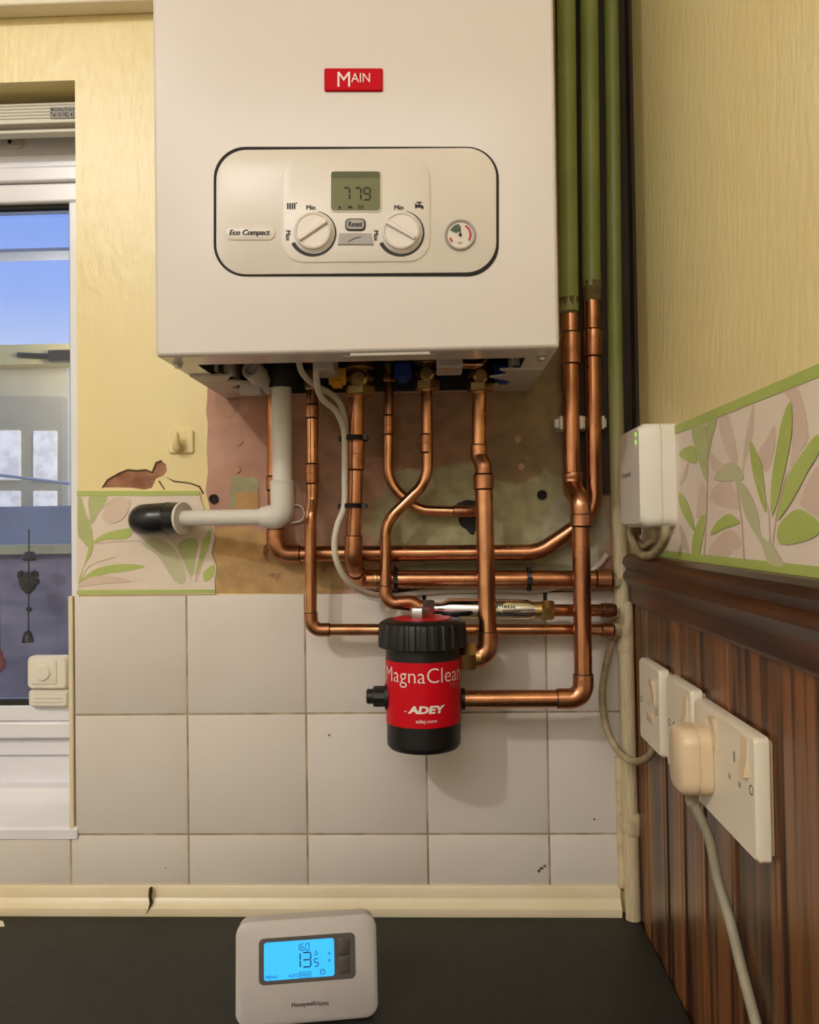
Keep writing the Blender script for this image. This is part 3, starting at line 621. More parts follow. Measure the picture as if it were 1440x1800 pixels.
# angled side brackets under the case
for sgn, x in ((1, bx0), (-1, bx1)):
    m = MB(); q = [(x + sgn * .004, -.16), (x + sgn * .05, -.16), (x + sgn * .036, -.13), (x + sgn * .058, -.115), (x + sgn * .03, -.085), (x + sgn * .062, -.05), (x + sgn * .062, -.03), (x + sgn * .004, -.005)]
    fz = Fr((0, 0, bz0 + .0004), (1, 0, 0), (0, 1, 0), (0, 0, -1)); m.prism(q, fz, 0, .0022); obj('bracket', m, K['flange'], boil)
# maker's badge
m = MB(); m.prism(rrect(570.5, 121.5, 673, 161.5, 3), Bf, -.001, .0025, 1.5); bdg = obj('badge', m, K['red'], boil)
m = MB(); m.text('M', Bf, (594, 129, 616, 155), .0028); m.text('AIN', Bf, (618, 131, 651, 147), .0028); obj('lettering', m, K['whiteprint'], bdg)
# control panel
m = MB(); m.prism(rrect(376, 258.5, 877, 486, 56, 12), Bf, -.001, .0006); cp = obj('control_panel', m, K['gap'], boil)
sk = lambda P: [(x, y - (x - 626) * .0085) for x, y in P]
m = MB(); m.prism(sk(rrect(381, 263, 872.5, 481.5, 53, 12)), Bf, 0, .0022, 2.5); obj('fascia', m, K['panelp'], cp, angle=50)
C0 = .0022
m = MB(); m.prism(sk(rrect(497, 279, 756, 462, 37, 10)), Bf, C0 - .0005, C0 + .0016, 3); obj('control_pad', m, K['panelp'], cp, angle=50)
C1 = C0 + .0016
m = MB(); m.prism(rrect(580, 302, 671.5, 376, 7), Bf, C1 - .0005, C1 + .0010, 1.5); obj('display_surround', m, K['panelp'], cp)
m = MB(); m.mi = 0; m.prism(rrect(583, 305, 669, 373.5, 6), Bf, C1, C1 + .0012)
m.mi = 1
for ch, l in (('7', 605), ('7', 625), ('9', 641)): m.seg(ch, Bf, l, 334, l + 10.5, 355, 2.7, C1 + .0015)
m.sheet(circ(638, 355.5, 1.2, 8), Bf, C1 + .0015)
for k in range(4): m.sheet([(630 + k * 3, 364), (631.4 + k * 3, 364), (631.4 + k * 3, 371), (630 + k * 3, 371)], Bf, C1 + .0015)
m.sheet([(613, 366), (619, 366), (622, 370), (619, 370), (613, 369)], Bf, C1 + .0015); m.sheet([(598, 365), (600, 368), (599, 371), (597, 371), (596.5, 368)], Bf, C1 + .0015)
m.mi = 2; m.sheet([(584, 306), (668, 306), (668, 316), (584, 316)], Bf, C1 + .0014)
obj('display', m, [K['lcd'], K['lcdink'], mat('lcd_masked_top', srgb(98, 100, 70), rough=.4, spec=.15)], cp)
def arc_band(cx, cy, r0a, r0b, r1, a0, a1, n=40):
    out = []; inn = []
    for k in range(n + 1):
        t = k / n; a = math.radians(a0 + (a1 - a0) * t); w = r0a + (r0b - r0a) * t
        out.append((cx + (r1 + w) * math.sin(a), cy - (r1 + w) * math.cos(a))); inn.append((cx + r1 * math.sin(a), cy - r1 * math.cos(a)))
    return out + inn[::-1]
for kx in (552, 706):
    m = MB(); P = arc_band(kx + .5, 411, .9, 7, 37, 12, 243); h = len(P) // 2
    for i in range(h - 1): m.sheet([P[i], P[i + 1], P[-2 - i], P[-1 - i]], Bf, C1 + .0003)
    
    for q in (-.35, .35): m.text('Min', Bf, (kx - 12 + q, 363.5, kx + 3.5 + q, 371.5), C1 + .0004 + q * .00002); m.text('Max', Bf, (kx - 48, 408 + q, kx - 40, 426 + q), C1 + .0004 + q * .00002, rot=-90)
    obj('dial_scale', m, K['black'], cp)
m = MB()
for k in range(4): m.sheet([(506 + k * 4, 359.5), (508.4 + k * 4, 359.5), (508.4 + k * 4, 370.5), (506 + k * 4, 370.5)], Bf, C1 + .0004)
m.sheet([(521.5, 359), (523.5, 359), (523.5, 361), (521.5, 361)], Bf, C1 + .0004); obj('radiator_symbol', m, K['black'], cp)
m = MB()
for P in ([(730, 361), (733, 361), (733, 369), (730, 369)], [(733, 363), (742, 363), (745, 366), (745, 370), (741, 370), (741, 367.5), (733, 367.5)], [(736, 358.5), (738.5, 358.5), (738.5, 363), (736, 363)], [(732.5, 357.5), (742, 357.5), (742, 359.5), (732.5, 359.5)]): m.sheet(P, Bf, C1 + .0004)
obj('tap_symbol', m, K['black'], cp)
for kx, kang in ((552, 56), (706, -58)):
    p = at(kx, 410, BY); k_ = 1 / 1850.
    m = MB(); m.rings((p.x, BY - C1 + .0005, p.z), (0, -1, 0), [(0, .0195), (.0018, .0194), (.0022, .0184), (.003, .0180), (.0046, .0174), (.0052, .0162), (.0044, .015), (.0044, 0.0001)], 44)
    a = math.radians(kang); F_ = Fr((p.x, BY - C1 - .0036, p.z), (math.sin(a), 0, math.cos(a)), (-math.cos(a), 0, math.sin(a)), (0, -1, 0))
    m.prism([(-.0158, -.0016), (.0150, -.0026), (.0160, 0), (.0150, .0026), (-.0158, .0016)], F_, 0, .0034, .0009)
    o = obj('knob', m, K['knob'], cp, angle=30)
m = MB(); m.prism(rrect(608, 387, 643.5, 408.5, 7), Bf, C1 - .0002, C1 + .0006); m.mi = 1; m.prism(rrect(610, 389, 641.5, 406.5, 5.5), Bf, C1, C1 + .002, 1); m.mi = 2
for q in (-.35, .35): m.text('Reset', Bf, (614 + q, 393, 638 + q, 402.5), C1 + .0022 + q * .00002, bold=.012)
obj('reset_button', m, [K['gap'], K['greyplastic'], K['black']], cp)
m = MB(); m.prism([(598, 413), (652, 413), (657, 433), (594.5, 433)], Bf, C1 - .0002, C1 + .0014, 1); m.mi = 1; P = [(612, 428.5), (618, 425), (626, 421), (636, 419), (636, 420), (626.5, 422.2), (619, 426), (613, 429)]; m.sheet(P, Bf, C1 + .0016)
obj('service_flap', m, [K['greyplastic'], K['gap']], cp)
m = MB(); m.prism(rrect(398, 399.5, 484.5, 423.5, 11.5, 8), Bf, C0 - .0003, C0 + .0015, 3); nb = obj('nameplate', m, K['panelp'], cp)
m = MB()
for q in (-.4, .4): m.text('Eco Compact', Bf, (405 + q, 406, 476 + q, 418.5), C0 + .0018 + q * .00002, shear=.25, bold=.012)
obj('lettering', m, K['black'], cp)
# pressure gauge
p = at(809, 415, BY)
m = MB(); m.rings((p.x, BY - C0 + .0004, p.z), (0, -1, 0), [(0, .0150), (.002, .0148), (.0028, .0138), (.0024, .0126), (.0008, .0124), (.0008, .0001)], 40); m.mi = 0; gg = obj('gauge_rim', m, K['greyplastic'], cp)
GF = Fr((p.x, BY - C0 - .0005, p.z), (1, 0, 0), (0, 0, 1), (0, -1, 0))
m = MB(); m.mi = 0; m.prism(circ(0, 0, .0123, 40), GF, 0, .0006)
def gband(a0, a1, r0, r1, mi):
    m.mi = mi
    for k in range(12):
        a = math.radians(a0 + (a1 - a0) * k / 12); b2 = math.radians(a0 + (a1 - a0) * (k + 1) / 12)
        m.sheet([(r0 * math.sin(a), r0 * math.cos(a)), (r1 * math.sin(a), r1 * math.cos(a)), (r1 * math.sin(b2), r1 * math.cos(b2)), (r0 * math.sin(b2), r0 * math.cos(b2))], GF, .0009)
gband(-65, -5, .0035, .0105, 1); gband(30, 125, .0088, .0108, 2); gband(-130, -105, .0088, .0108, 2)
m.mi = 3; m.sheet([(-.0006, -.002), (.0006, -.002), (.0004, .0085), (-.0004, .0085)], GF, .0012); m.sheet(circ(0, 0, .0016, 12), GF, .0013); m.text('bar', GF, (-.002, -.0065, .002, -.0085), .001)
obj('gauge_face', m, [K['dial'], mat('gauge_green', srgb(60, 92, 60), rough=.5), mat('gauge_red', srgb(190, 40, 50), rough=.5), K['black']], cp)

# valves under the boiler
def hexnut(mb, o, ax, r, h): mb.rings(o, ax, [(0, r * .9), (h * .15, r), (h * .85, r), (h, r * .9)], 6)
def valve(px, py, y, key, lever=None, lpx=0, s=1.0, extra=None):
    p = at(px, py, y); m = MB(); hexnut(m, p, (0, 0, 1), .0145 * s, .012); m.rings(p + Vector((0, 0, .012)), (0, 0, 1), [(0, .0105 * s), (.006, .0105 * s), (.0065, .013 * s), (.010, .013 * s), (.0105, .0095 * s), (.02, .0095 * s), (.0205, .0135 * s), (.030, .0135 * s), (.05, .009 * s)], 24)
    m.rings(p + Vector((0, .0, .018)), (0, -1, 0), [(0, .008 * s), (.016, .008 * s), (.018, .006 * s)], 16)
    v = obj('valve', m, K[key], boil)
    if lever:
        q = p + Vector((lpx / 1500., -.018, .02)); m = MB(); m.box(q + Vector((-.010, -.004, -.010)), q + Vector((.010, .003, .010))); m.box(q + Vector((-.006, -.007, -.014)), q + Vector((.006, .003, -.004))); obj('lever', m, K[lever], v, bevel=.002)
    return v
valve(633, 696, -.078, 'brass', 'yellowlever', -36, 1.25)
valve(751, 686, -.052, 'brass', 'bluelever', -42, 1.1)
valve(845, 690, -.060, 'brass', 'bluelever', 38, 1.15)
valve(549, 686, -.045, 'brass', None, 0, .7)
valve(684, 672, -.02, 'brass', None, 0, .6)
m = MB(); p = at(474, 694, -.025); hexnut(m, p, (0, 0, 1), .013, .012); m.rings(p + Vector((0, 0, .012)), (0, 0, 1), [(0, .010), (.04, .010)], 20); obj('valve', m, K['brass'], boil)
m = MB(); p = at(441, 650, -.14); m.rings(p + Vector((.012, .05, -.012)), (-.25, -1, .28), [(0, .009), (.03, .009), (.0305, .0115), (.052, .0115), (.052, .007), (.045, .007)], 24); m.box(p + Vector((-.02, .03, -.022)), p + Vector((.004, .045, -.006))); obj('overflow_pipe', m, K['flange'], boil, bevel=.001)
m = MB(); p = at(496, 640, -.10); m.rings((p.x, p.y, bz0 + .06), (0, 0, -1), [(0, .018), (.055, .018), (.058, .0165), (.066, .0165)], 24); obj('condensate_socket', m, K['inside'], boil)
for (px, w, h) in ((380, 26, .03), (410, 12, .02), (575, 30, .02), (790, 40, .022), (905, 16, .03)):
    m = MB(); p = at(px, 650, -.12); m.box((p.x - w / 2800., -.15, bz0 + .004), (p.x + w / 2800., -.10, bz0 + .004 + h)); obj('inner_fitting', m, K['flange'], boil, bevel=.002)
m = MB(); m.tube(fillet([(at(770, 645, -.12).x, -.12, bz0 + .05), (at(775, 645, -.12).x, -.13, bz0 + .012), (at(850, 645, -.13).x, -.13, bz0 + .010), (at(856, 645, -.13).x, -.10, bz0 + .05)], .012), .0048, 14); obj('link_pipe', m, K['copper_b'], boil)

# ------------------------------------------------------------------ pipework
def along(P, d):
    """point and direction at arc length d along a path"""
    for a, b in zip(P, P[1:]):
        l = (b - a).length
        if d <= l: return a + (b - a) * (d / l), (b - a).normalized()
        d -= l
    return P[-1], (P[-1] - P[-2]).normalized()
def coupling(par, p0, p1, r, name='coupling', key='copper_f', mid=True):
    d = (p1 - p0); L = d.length; prof = [(0, r * 1.04), (.0008, r * 1.16), (L * .47, r * 1.15)]
    prof += [(L * .48, r * 1.10), (L * .52, r * 1.10), (L * .53, r * 1.15)] if mid else []
    prof += [(L - .0008, r * 1.16), (L, r * 1.04)]
    m = MB(); m.rings(p0, d, prof, 24); m.mi = 1; m.rings(p0 - d.normalized() * .0012, d, [(0, r * 1.01), (.0013, r * 1.08)], 24); m.rings(p1 - d.normalized() * .0001, d, [(0, r * 1.08), (.0013, r * 1.01)], 24)
    return obj(name, m, [K[key], K['solder']], par)
def elbow(par, a, c, b, r, leg, bend=None, key='copper_f'):
    a, b, c = Vector(a), Vector(b), Vector(c); d1 = (a - c).normalized(); d2 = (b - c).normalized()
    la, lb = (leg if isinstance(leg, tuple) else (leg, leg)); P = fillet([c + d1 * la, c, c + d2 * lb], bend or min(la, lb) * .62, 10); R = [r * 1.15] * len(P); R[0] = r * 1.15
    m = MB(); m.tube(P, R, 24); m.mi = 1
    for e_, d in ((c + d1 * la, d1), (c + d2 * lb, d2)): m.rings(e_ - d * .0005, d, [(0, r * 1.1), (.0016, r * 1.02)], 24)
    return obj('elbow', m, [K[key], K['solder']], par)
def pipe(par, P, r, key='copper', name='pipe', n=22): return obj(name, MB().tube(P, r, n), K[key], par)

# A: left 22 mm pipe, along the wall and up the right-hand corner
yA = -.022; rA = .0099
A1, A2, A3, A4, A5 = at(483, 676, yA), at(485, 974, yA), at(948, 971, yA), at(1045, 905, yA - .004), at(1040, 512, yA - .006)
t = thing('copper_pipe', A2, 'copper pipe running level below the plaster, then sweeping up the corner as the right-hand riser', 'pipe', 'boiler pipework')
pipe(t, fillet([A1, A2, A3, A4, A5], [.012, .055, .05], 10), rA)
elbow(t, A1, A2, A3, rA, (.030, .030)); coupling(t, at(484, 838, yA), at(484, 862, yA), rA)
coupling(t, at(1042, 580, yA - .006), at(1042, 627, yA - .006), rA, mid=False)
m = MB(); top = at(1035, -40, yA - .006); m.tube([at(1040, 505, yA - .006), (at(1040, 505, yA - .006) + top) / 2, top, Vector((top.x, top.y, 2.04))], .0112, 22); obj('painted_section', m, K['greenpaint'], t)
m = MB(); m.rings(at(1041, 530, yA - .006), (0, 0, 1), [(0, .0101), (.004, .0106), (.018, .0113), (.024, .0114)], 24, mod=lambda k, h: 1 + .03 * math.sin(k * 1.7)); obj('scorched_edge', m, K['burnt'], t)

# G: right-hand pipe down to the filter
yG, yH = -.040, -.072; rG = .0098
G0 = at(1002, 560, yG); G1 = at(1006, 858, yG); G2 = at(1021, 888, yH); G3 = at(1026, 1228, yH); G4 = at(800, 1229, yH)
t = thing('copper_pipe', G3, 'copper pipe dropping beside the corner then turning left into the filter', 'pipe', 'boiler pipework')
pipe(t, [at(1001, 540, yG), G0, G1, G1 + Vector((0, 0, -.004))], rG); pipe(t, fillet([G2 + Vector((0, 0, -.002)), G3, G4], .012), .0104)
coupling(t, at(1003, 585, yG), at(1004, 640, yG), rG, mid=False)
el = [at(1006, 838, yG), at(1006, 858, yG) , at(1020, 880, yH), at(1022, 906, yH)]
m = MB(); m.tube(fillet(el, .014, 8), .0118, 24); obj('offset_elbow', m, K['copper_f'], t)
coupling(t, at(1022, 925, yH), at(1022, 904, yH), .0112, mid=False); m = MB(); m.rings(at(1006, 842, yG), (0, 0, 1), [(0, .0118), (.002, .0126), (.006, .0126), (.008, .0118)], 24); obj('collar', m, K['copper_f'], t)
elbow(t, G2, G3, G4, .0104, (.028, .030))
m = MB(); top = at(995, -40, yG); m.tube([at(1001, 548, yG), (at(1001, 548, yG) + top) / 2, top, Vector((top.x, top.y, 2.04))], .0112, 22); obj('painted_section', m, K['greenpaint'], t)
m = MB(); m.rings(at(1001, 553, yG), (0, 0, 1), [(0, .0101), (.004, .0107), (.016, .0113), (.02, .0114)], 24, mod=lambda k, h: 1 + .03 * math.sin(k * 2.1)); obj('scorched_edge', m, K['burnt'], t)

# B: thin pipe on the left
yB = -.045; rB = .0072
B1, B2, B3, B4, B5 = at(549, 680, yB), at(549.5, 878, yB), at(546, 908, yB - .008), at(547, 1107, yB - .004), at(1068, 1107, yB + .012)
t = thing('copper_pipe', B4, 'thin copper pipe dropping past the tiles then running right behind the filter', 'pipe', 'boiler pipework')
pipe(t, fillet([B1, B2, B3, B4, B5], [.02, .02, .010], 6), rB, 'copper_b')
coupling(t, at(549, 816, yB), at(549, 850, yB), rB); coupling(t, at(549, 712, yB), at(549, 735, yB), rB, mid=False); elbow(t, B3, B4, B5, rB, (.020, .022))
coupling(t, at(1058, 1107, yB + .012), at(1078, 1108, yB + .012), rB * 1.02, mid=False)
# D: pipe into the wall
yD = -.020; rD = .0064
D1, D2, D3, D4 = at(684, 668, yD), at(682, 850, yD), at(738, 897, yD), at(812, 899, yD)
t = thing('copper_pipe', D4, 'copper pipe bending right into a ragged hole in the plaster', 'pipe', 'boiler pipework')
pipe(t, fillet([D1, D2, D3, D4], [.045, .035], 10), rD, 'copper_b')
coupling(t, at(683, 731, yD), at(683, 764, yD), rD)
elbow(t, D3, at(830, 899, yD), at(830, 899, .02), rD, (.022, .012), .008)
# E: crossing pipe to the scale inhibitor
yE = -.050; rE = .0069
E1, E2, E3, E4, E5 = at(750, 684, yE), at(752, 845, yE), at(678, 918, yE), at(678, 1060, yE), at(748, 1066, yE)
t = thing('copper_pipe', E4, 'bright copper pipe crossing in front of another in an S bend', 'pipe', 'boiler pipework')
pipe(t, fillet([E1, E2, E3, E4, E5], [.045, .042, .011], 10), rE, 'copper_b')
coupling(t, at(750, 764, yE), at(750, 796, yE), rE); elbow(t, E3, E4, at(730, 1060, yE), rE, (.020, .020)); m = MB()
m.tube(fillet([at(700, 1059, yE), at(724, 1058, yE), at(740, 1070, yE)], .010, 8), rE * 1.18, 22); obj('bend', m, K['copper_f'], t)
# F: pipe to the top of the filter
yFp = -.058; rF = .0083
F1, F2 = at(842, 690, yFp), at(842, 800, yFp); F3 = at(850, 838, yFp - .006); yF2 = yFp - .008; F4 = at(858.5, 1153, yF2 - .006); F5 = at(825, 1155, yF2 - .006)
t = thing('copper_pipe', F4, 'wide copper pipe with a stepped joint dropping to the brass nut of the filter', 'pipe', 'boiler pipework')
pipe(t, [F1, F2], rF, 'copper_b'); pipe(t, fillet([F3, F4, F5], .014), .0106, 'copper_b')
m = MB(); m.tube(fillet([at(841, 783, yFp), at(842, 802, yFp), at(850, 820, yFp - .006), at(850, 842, yFp - .006)], .010, 8), .0099, 24); obj('offset_elbow', m, K['copper_f'], t)
coupling(t, at(842, 783, yFp), at(842, 800, yFp), .0088, 'collar', mid=False); coupling(t, at(850, 834, yFp - .007), at(850.5, 860, yFp - .007), .0104, mid=False)
elbow(t, F3, F4, F5, .0106, (.027, .016), .015)
# C: gas pipe
yC_ = -.074; rC = .0092
C1_, C2_, C3_, C4_ = at(628, 690, yC_), at(621, 982, yC_), at(629, 1018, -.026), at(1078, 1018, -.026)
t = thing('copper_pipe', C2_, 'copper gas pipe stepping back to the wall and running right under the level pipe', 'pipe', 'boiler pipework')
pipe(t, fillet([C1_, C2_, C3_, C4_], [.012, .010], 8), rC); pipe(t, [at(650, 1018, -.026), C4_], .0108)
coupling(t, at(626, 771, yC_), at(625, 826, yC_), rC); elbow(t, C1_, C2_, C3_, rC, (.026, .020), .014); elbow(t, C2_, C3_, C4_, .0098, (.020, .026), .012)
coupling(t, at(657, 1018, -.026), at(664, 1018, -.026), .0104, 'collar', 'brass', False); coupling(t, at(1048, 1018, -.026), at(1074, 1018, -.026), .0108, mid=False)

# scale inhibitor
yI = -.050; I0, I1 = at(746, 1069, yI), at(975, 1073, yI - .0)
t = thing('scale_inhibitor', (I0 + I1) / 2, 'chrome tubular scale inhibitor lying level behind the vertical pipe', 'inhibitor')
ax = (I1 - I0).normalized(); Li = (I1 - I0).length
m = MB(); m.rings(I0 + ax * .012, ax, [(0, .007), (.008, .007), (.018, .0123), (Li - .045, .0123), (Li - .032, .0085), (Li - .026, .0085)], 30); bd_ = obj('body', m, K['chrome'], t)
IF = Fr(I0, ax, (0, 0, 1), (0, -1, 0))
m = MB(); m.text('Magnetic', IF, (.072, .0075, .108, .0015), .0126, bold=.01); m.text('Inhibitor', IF, (.074, -.0005, .106, -.006), .0130, bold=.01); obj('lettering', m, K['black'], bd_)
m = MB(); hexnut(m, I0 - ax * .002, ax, .0105, .014); obj('nut', m, K['steel'], t)
m = MB(); hexnut(m, I1 - ax * .016, ax, .0122, .015); m.rings(I1 - ax * .024, ax, [(0, .0100), (.009, .0100)], 24); obj('nut', m, K['brass'], t)
t = thing('copper_pipe', I1, 'short copper stub from the chrome inhibitor into the corner', 'pipe', 'boiler pipework')
pipe(t, [I1 - ax * .004, at(1082, 1073, yI + .012)], .0072); coupling(t, at(1058, 1073, yI + .009), at(1078, 1073, yI + .012), .0074, mid=False)

# ------------------------------------------------------------------ magnetic filter
yM = -.088; pm = at(744, 1200, yM); mx = pm.x
zM = lambda py, dy=.042: at(744, py, yM - dy).z
fil = thing('magnetic_filter', (mx, yM, zM(1331)), 'black cylindrical magnetic filter with a red label below the pipes', 'filter')
zb0, zl0, zl1, zn, zc0, zc1 = zM(1331), zM(1281), zM(1166), zM(1150, .05), zM(1150, .05), zM(1102, .05)
rb = .0422
m = MB(); m.rings((mx, yM, zb0), (0, 0, 1), [(0, .034), (.0015, .039), (.005, .0418), (.009, rb), (zn - zb0 + .002, rb), (zn - zb0 + .003, .0470), (zn - zb0 + .007, .0480), (zn - zb0 + .01, .046)], 56); obj('canister', m, K['blackplastic'], fil)
rc = .0500; hc = zc1 - zc0
m = MB(); m.rings((mx, yM, zc0 + .002), (0, 0, 1), [(0, rc * .97), (.001, rc), (hc * .25, rc), (hc * .82, rc * .985), (hc * .93, rc * .965), (hc * .98, rc * .93), (hc + .0012, rc * .86), (hc + .0022, rc * .7), (hc + .0025, .001)], 168, mod=lambda k, h: (1 if (h > hc * .93 or h < .0006) else (1.015 if k % 7 < 4 else .985))); obj('cap', m, K['blackplastic'], fil)
m = MB(); m.rings((mx, yM, zc1 + .0042), (0, 0, 1), [(0, .0335), (.0008, .0335), (.001, .001)], 48); obj('top_disc', m, K['redlabel'], fil)
m = MB(); hexnut(m, (mx - .003, yM - .002, zc1 + .003), (0, 0, 1), .0115, .0135); obj('vent_bolt', m, K['steel'], fil)
cyl = Cyl((mx, yM, 0), rb)
m = MB(); n = 80; a0 = -.105; a1 = .105
ro = []
for k in range(n + 1):
    a_ = a0 + (a1 - a0) * k / n
    ro.append([m.bm.verts.new(cyl.pt(a_, z_, c_)) for z_, c_ in ((zl0, .0001), (zl0, .0007), (zl1, .0007), (zl1, .0001))])
for r0, r1 in zip(ro, ro[1:]):
    for i in range(3): m.face((r0[i], r1[i], r1[i + 1], r0[i + 1]))
lab = obj('label', m, K['redlabel'], fil)
m = MB(); zt1 = zM(1166); s_ = (zl1 - zl0) / 115.
Z = lambda py: zl1 - (py - 1166) * s_
m.text('MagnaClean', cyl, (-.0515, Z(1175), .0545, Z(1210)), .0012, bold=-.008)
m.text('ADEY', cyl, (-.0165, Z(1241), .0258, Z(1255)), .0012, shear=.15, bold=.05); m.sheet([(-.021, Z(1251)), (-.004, Z(1249.5)), (-.004, Z(1251)), (-.021, Z(1252.3))], cyl, .0012)
m.text('adey.com', cyl, (-.0075, Z(1264.5), .0155, Z(1273)), .0012, bold=.01)
m.mi = 1; m.text('Micro2', cyl, (.0335, Z(1203), .062, Z(1215)), .0011)
obj('lettering', m, [K['whiteprint'], K['faint']], lab)
m = MB(); dp = Vector((mx - rb + .003, yM - .004, at(660, 1229, yM - .02).z))
m.rings(dp, (-1, 0, 0), [(0, .0155), (.004, .0155), (.0045, .0115), (.017, .0115), (.018, .0105), (.018, .0085), (.0245, .0085), (.0255, .0075)], 24, mod=lambda k, h: 1.0 if h < .0044 or h > .0175 else (1.04 if k % 2 else .98)); obj('drain_plug', m, K['blackplastic'], fil)
m = MB(); q0 = Vector((mx + .040, yF2 - .006, F5.z)); hexnut(m, q0, (1, 0, 0), .0178, .021); m.rings(q0 + Vector((.020, 0, 0)), (1, 0, 0), [(0, .0128), (.007, .0128), (.007, .0115), (.011, .0115)], 24); obj('union_nut', m, K['brass'], fil)
m = MB(); m.rings((mx + .030, yH, G4.z), (1, 0, 0), [(0, .016), (.012, .016), (.014, .0125), (.018, .0125)], 24); obj('inlet', m, K['blackplastic'], fil)

# ------------------------------------------------------------------ white condensate waste pipe
yP = -.100
t = thing('condensate_pipe', at(497, 910, yP), 'white plastic condensate pipe dropping from the boiler and turning left into a black boot', 'pipe')
V1, V2 = at(495, 662, yP), at(497, 908, yP); V3 = at(316, 911, -.05)
pipe(t, [V1, V2], .0113, 'pvc', 'downpipe'); pipe(t, [V2, V3], .0094, 'pvc', 'branch_pipe')
m = MB(); m.tube(fillet([at(496, 848, yP), V2, V2 + (V3 - V2).normalized() * .020], .0105, 10), .0136, 26); m.rings(at(496, 852, yP), (0, 0, 1), [(0, .0138), (.004, .0142), (.005, .0125)], 26); m.rings(V2 + (V3 - V2).normalized() * .016, V3 - V2, [(0, .0122), (.010, .0122), (.0105, .0105)], 24); obj('elbow', m, K['pvc'], t)
d_ = (V3 - V2).normalized()
m = MB(); b0 = V3 - d_ * .012; m.rings(b0 + d_ * .006, d_, [(0, .0192), (.003, .0195), (.005, .0185)], 32); obj('flange', m, K['pvc'], t)
m = MB(); Q = [b0 + d_ * .009, b0 + d_ * .03, at(254, 914, -.046), at(254, 914, -.001)]; m.tube(fillet(Q, [.01, .017], 12), .0193, 28); m.rings(b0 + d_ * .026, d_, [(0, .0190), (.001, .0199), (.003, .0199), (.004, .0190)], 28); obj('boot', m, K['rubber'], t)
m = MB(); m.tube(spline([at(440 + x / 4, 850 + y / 4, -.006) for x, y in ((300, 148), (345, 155), (375, 185), (378, 230), (350, 265), (285, 276))], 6), .0011, 8); obj('wall_clip', m, K['pvc'], t)

# ------------------------------------------------------------------ cables and ties
yK = -.092
Pc = [Vector((at(556, 640, -.15).x, -.15, bz0 + .03)), at(557, 670, -.14), at(566, 700, -.125), at(590, 722, -.105), at(604, 752, -.095), at(606, 790, yK), at(606, 840, yK), at(605, 890, yK), at(593, 925, -.094), at(588, 958, -.094), at(594, 992, -.09), at(614, 1024, -.075), at(645, 1042, -.05), at(690, 1047, -.022), at(760, 1040, -.010), at(850, 1037, -.010)]
Pc += [at(960, 1036, -.010), at(1030, 1010, -.008), at(1054, 992, -.008), at(1068, 974, -.010)]
o = obj('cable', MB().tube(spline(Pc, 8), .0037, 12), K['cable']); tag(o, 'white cable looping down beside the gas pipe and under its elbow', 'cable', 'white cables from the boiler')
Pd = [Vector((at(522, 640, -.15).x, -.15, bz0 + .03)), at(530, 652, -.145), at(552, 676, -.125), at(578, 690, -.105), at(596, 706, -.09), at(606, 735, -.080), at(609, 770, -.078), at(608, 800, -.078), at(607, 860, -.078), at(606, 895, -.078)]
o = obj('cable', MB().tube(spline(Pd, 8), .0035, 12), K['cable']); tag(o, 'shorter white cable joining from the left under the boiler', 'cable', 'white cables from the boiler')
def tie(px, py, label, axis='v'):
    m = MB()
    if axis == 'v':
        c0 = at(px, py, -.080); P = []
        for k in range(41):
            a = 2 * math.pi * k / 40; P.append(c0 + Vector((.0165 * math.cos(a), .0162 * math.sin(a), -.0005 * math.sin(a))))
        for z in (-.0016, 0, .0016): m.tube([p + Vector((0, 0, z)) for p in P], .0011, 8, False)
        m.box(c0 + Vector((.012, -.0175, -.003)), c0 + Vector((.017, -.012, .003)))
    else:
        c0 = at(px, py, -.026); P = []
        for k in range(37):
            a = 2 * math.pi * k / 36; P.append(c0 + Vector((0, .0135 * math.cos(a), .0138 * math.sin(a))))
        for x in (-.0014, 0, .0014): m.tube([p + Vector((x, 0, 0)) for p in P], .0011, 8, False)
        m.box(c0 + Vector((-.003, -.017, -.004)), c0 + Vector((.003, -.0125, .003))); m.tube([c0 + Vector((0, -.014, .010)), c0 + Vector((-.001, -.013, .018))], .0011, 6)
    return tag(obj('cable_tie', m, K['tie']), label, 'cable tie', 'black cable ties')
tie(622, 771, 'upper black cable tie holding the white cable to the gas pipe')
tie(620, 890, 'lower black cable tie holding the white cable to the gas pipe')
tie(930, 1018, 'black cable tie on the level gas pipe between two upright pipes', 'h')
tie(696, 1018, 'black cable tie on the level gas pipe above the filter', 'h')

# wall plugs, hook, clips
for px, py, lb in ((376, 877, 'dark wall plug left of the white condensate pipe'), (953, 870, 'dark wall plug in the plaster near the right corner')):
    m = MB(); p = at(px, py, -.0015); m.rings(p, (0, -1, 0), [(0, .0062), (.003, .0058), (.003, .0035), (.0012, .003), (.0012, .0001)], 18); tag(obj('wall_plug', m, K['gap']), lb, 'wall plug', 'wall plugs')
t = thing('wall_hook', at(319, 797, 0), 'square adhesive hook painted over in yellow beside the pink plaster', 'hook')
m = MB(); m.prism(rrect(297, 755, 341, 797, 4), Y0, 0, .0035, 1.5); obj('backplate', m, K['yellow'], t)
m = MB(); m.tube([at(312, 787, -.0035), at(311, 784, -.014), at(310, 775, -.018), at(309, 765, -.018), at(309, 761, -.017)], [.006, .0055, .0045, .0042, .0035], 14); m.prism(rrect(305, 780, 326, 794, 4), Y0, .003, .006, 1); obj('hook', m, K['yellow'], t)
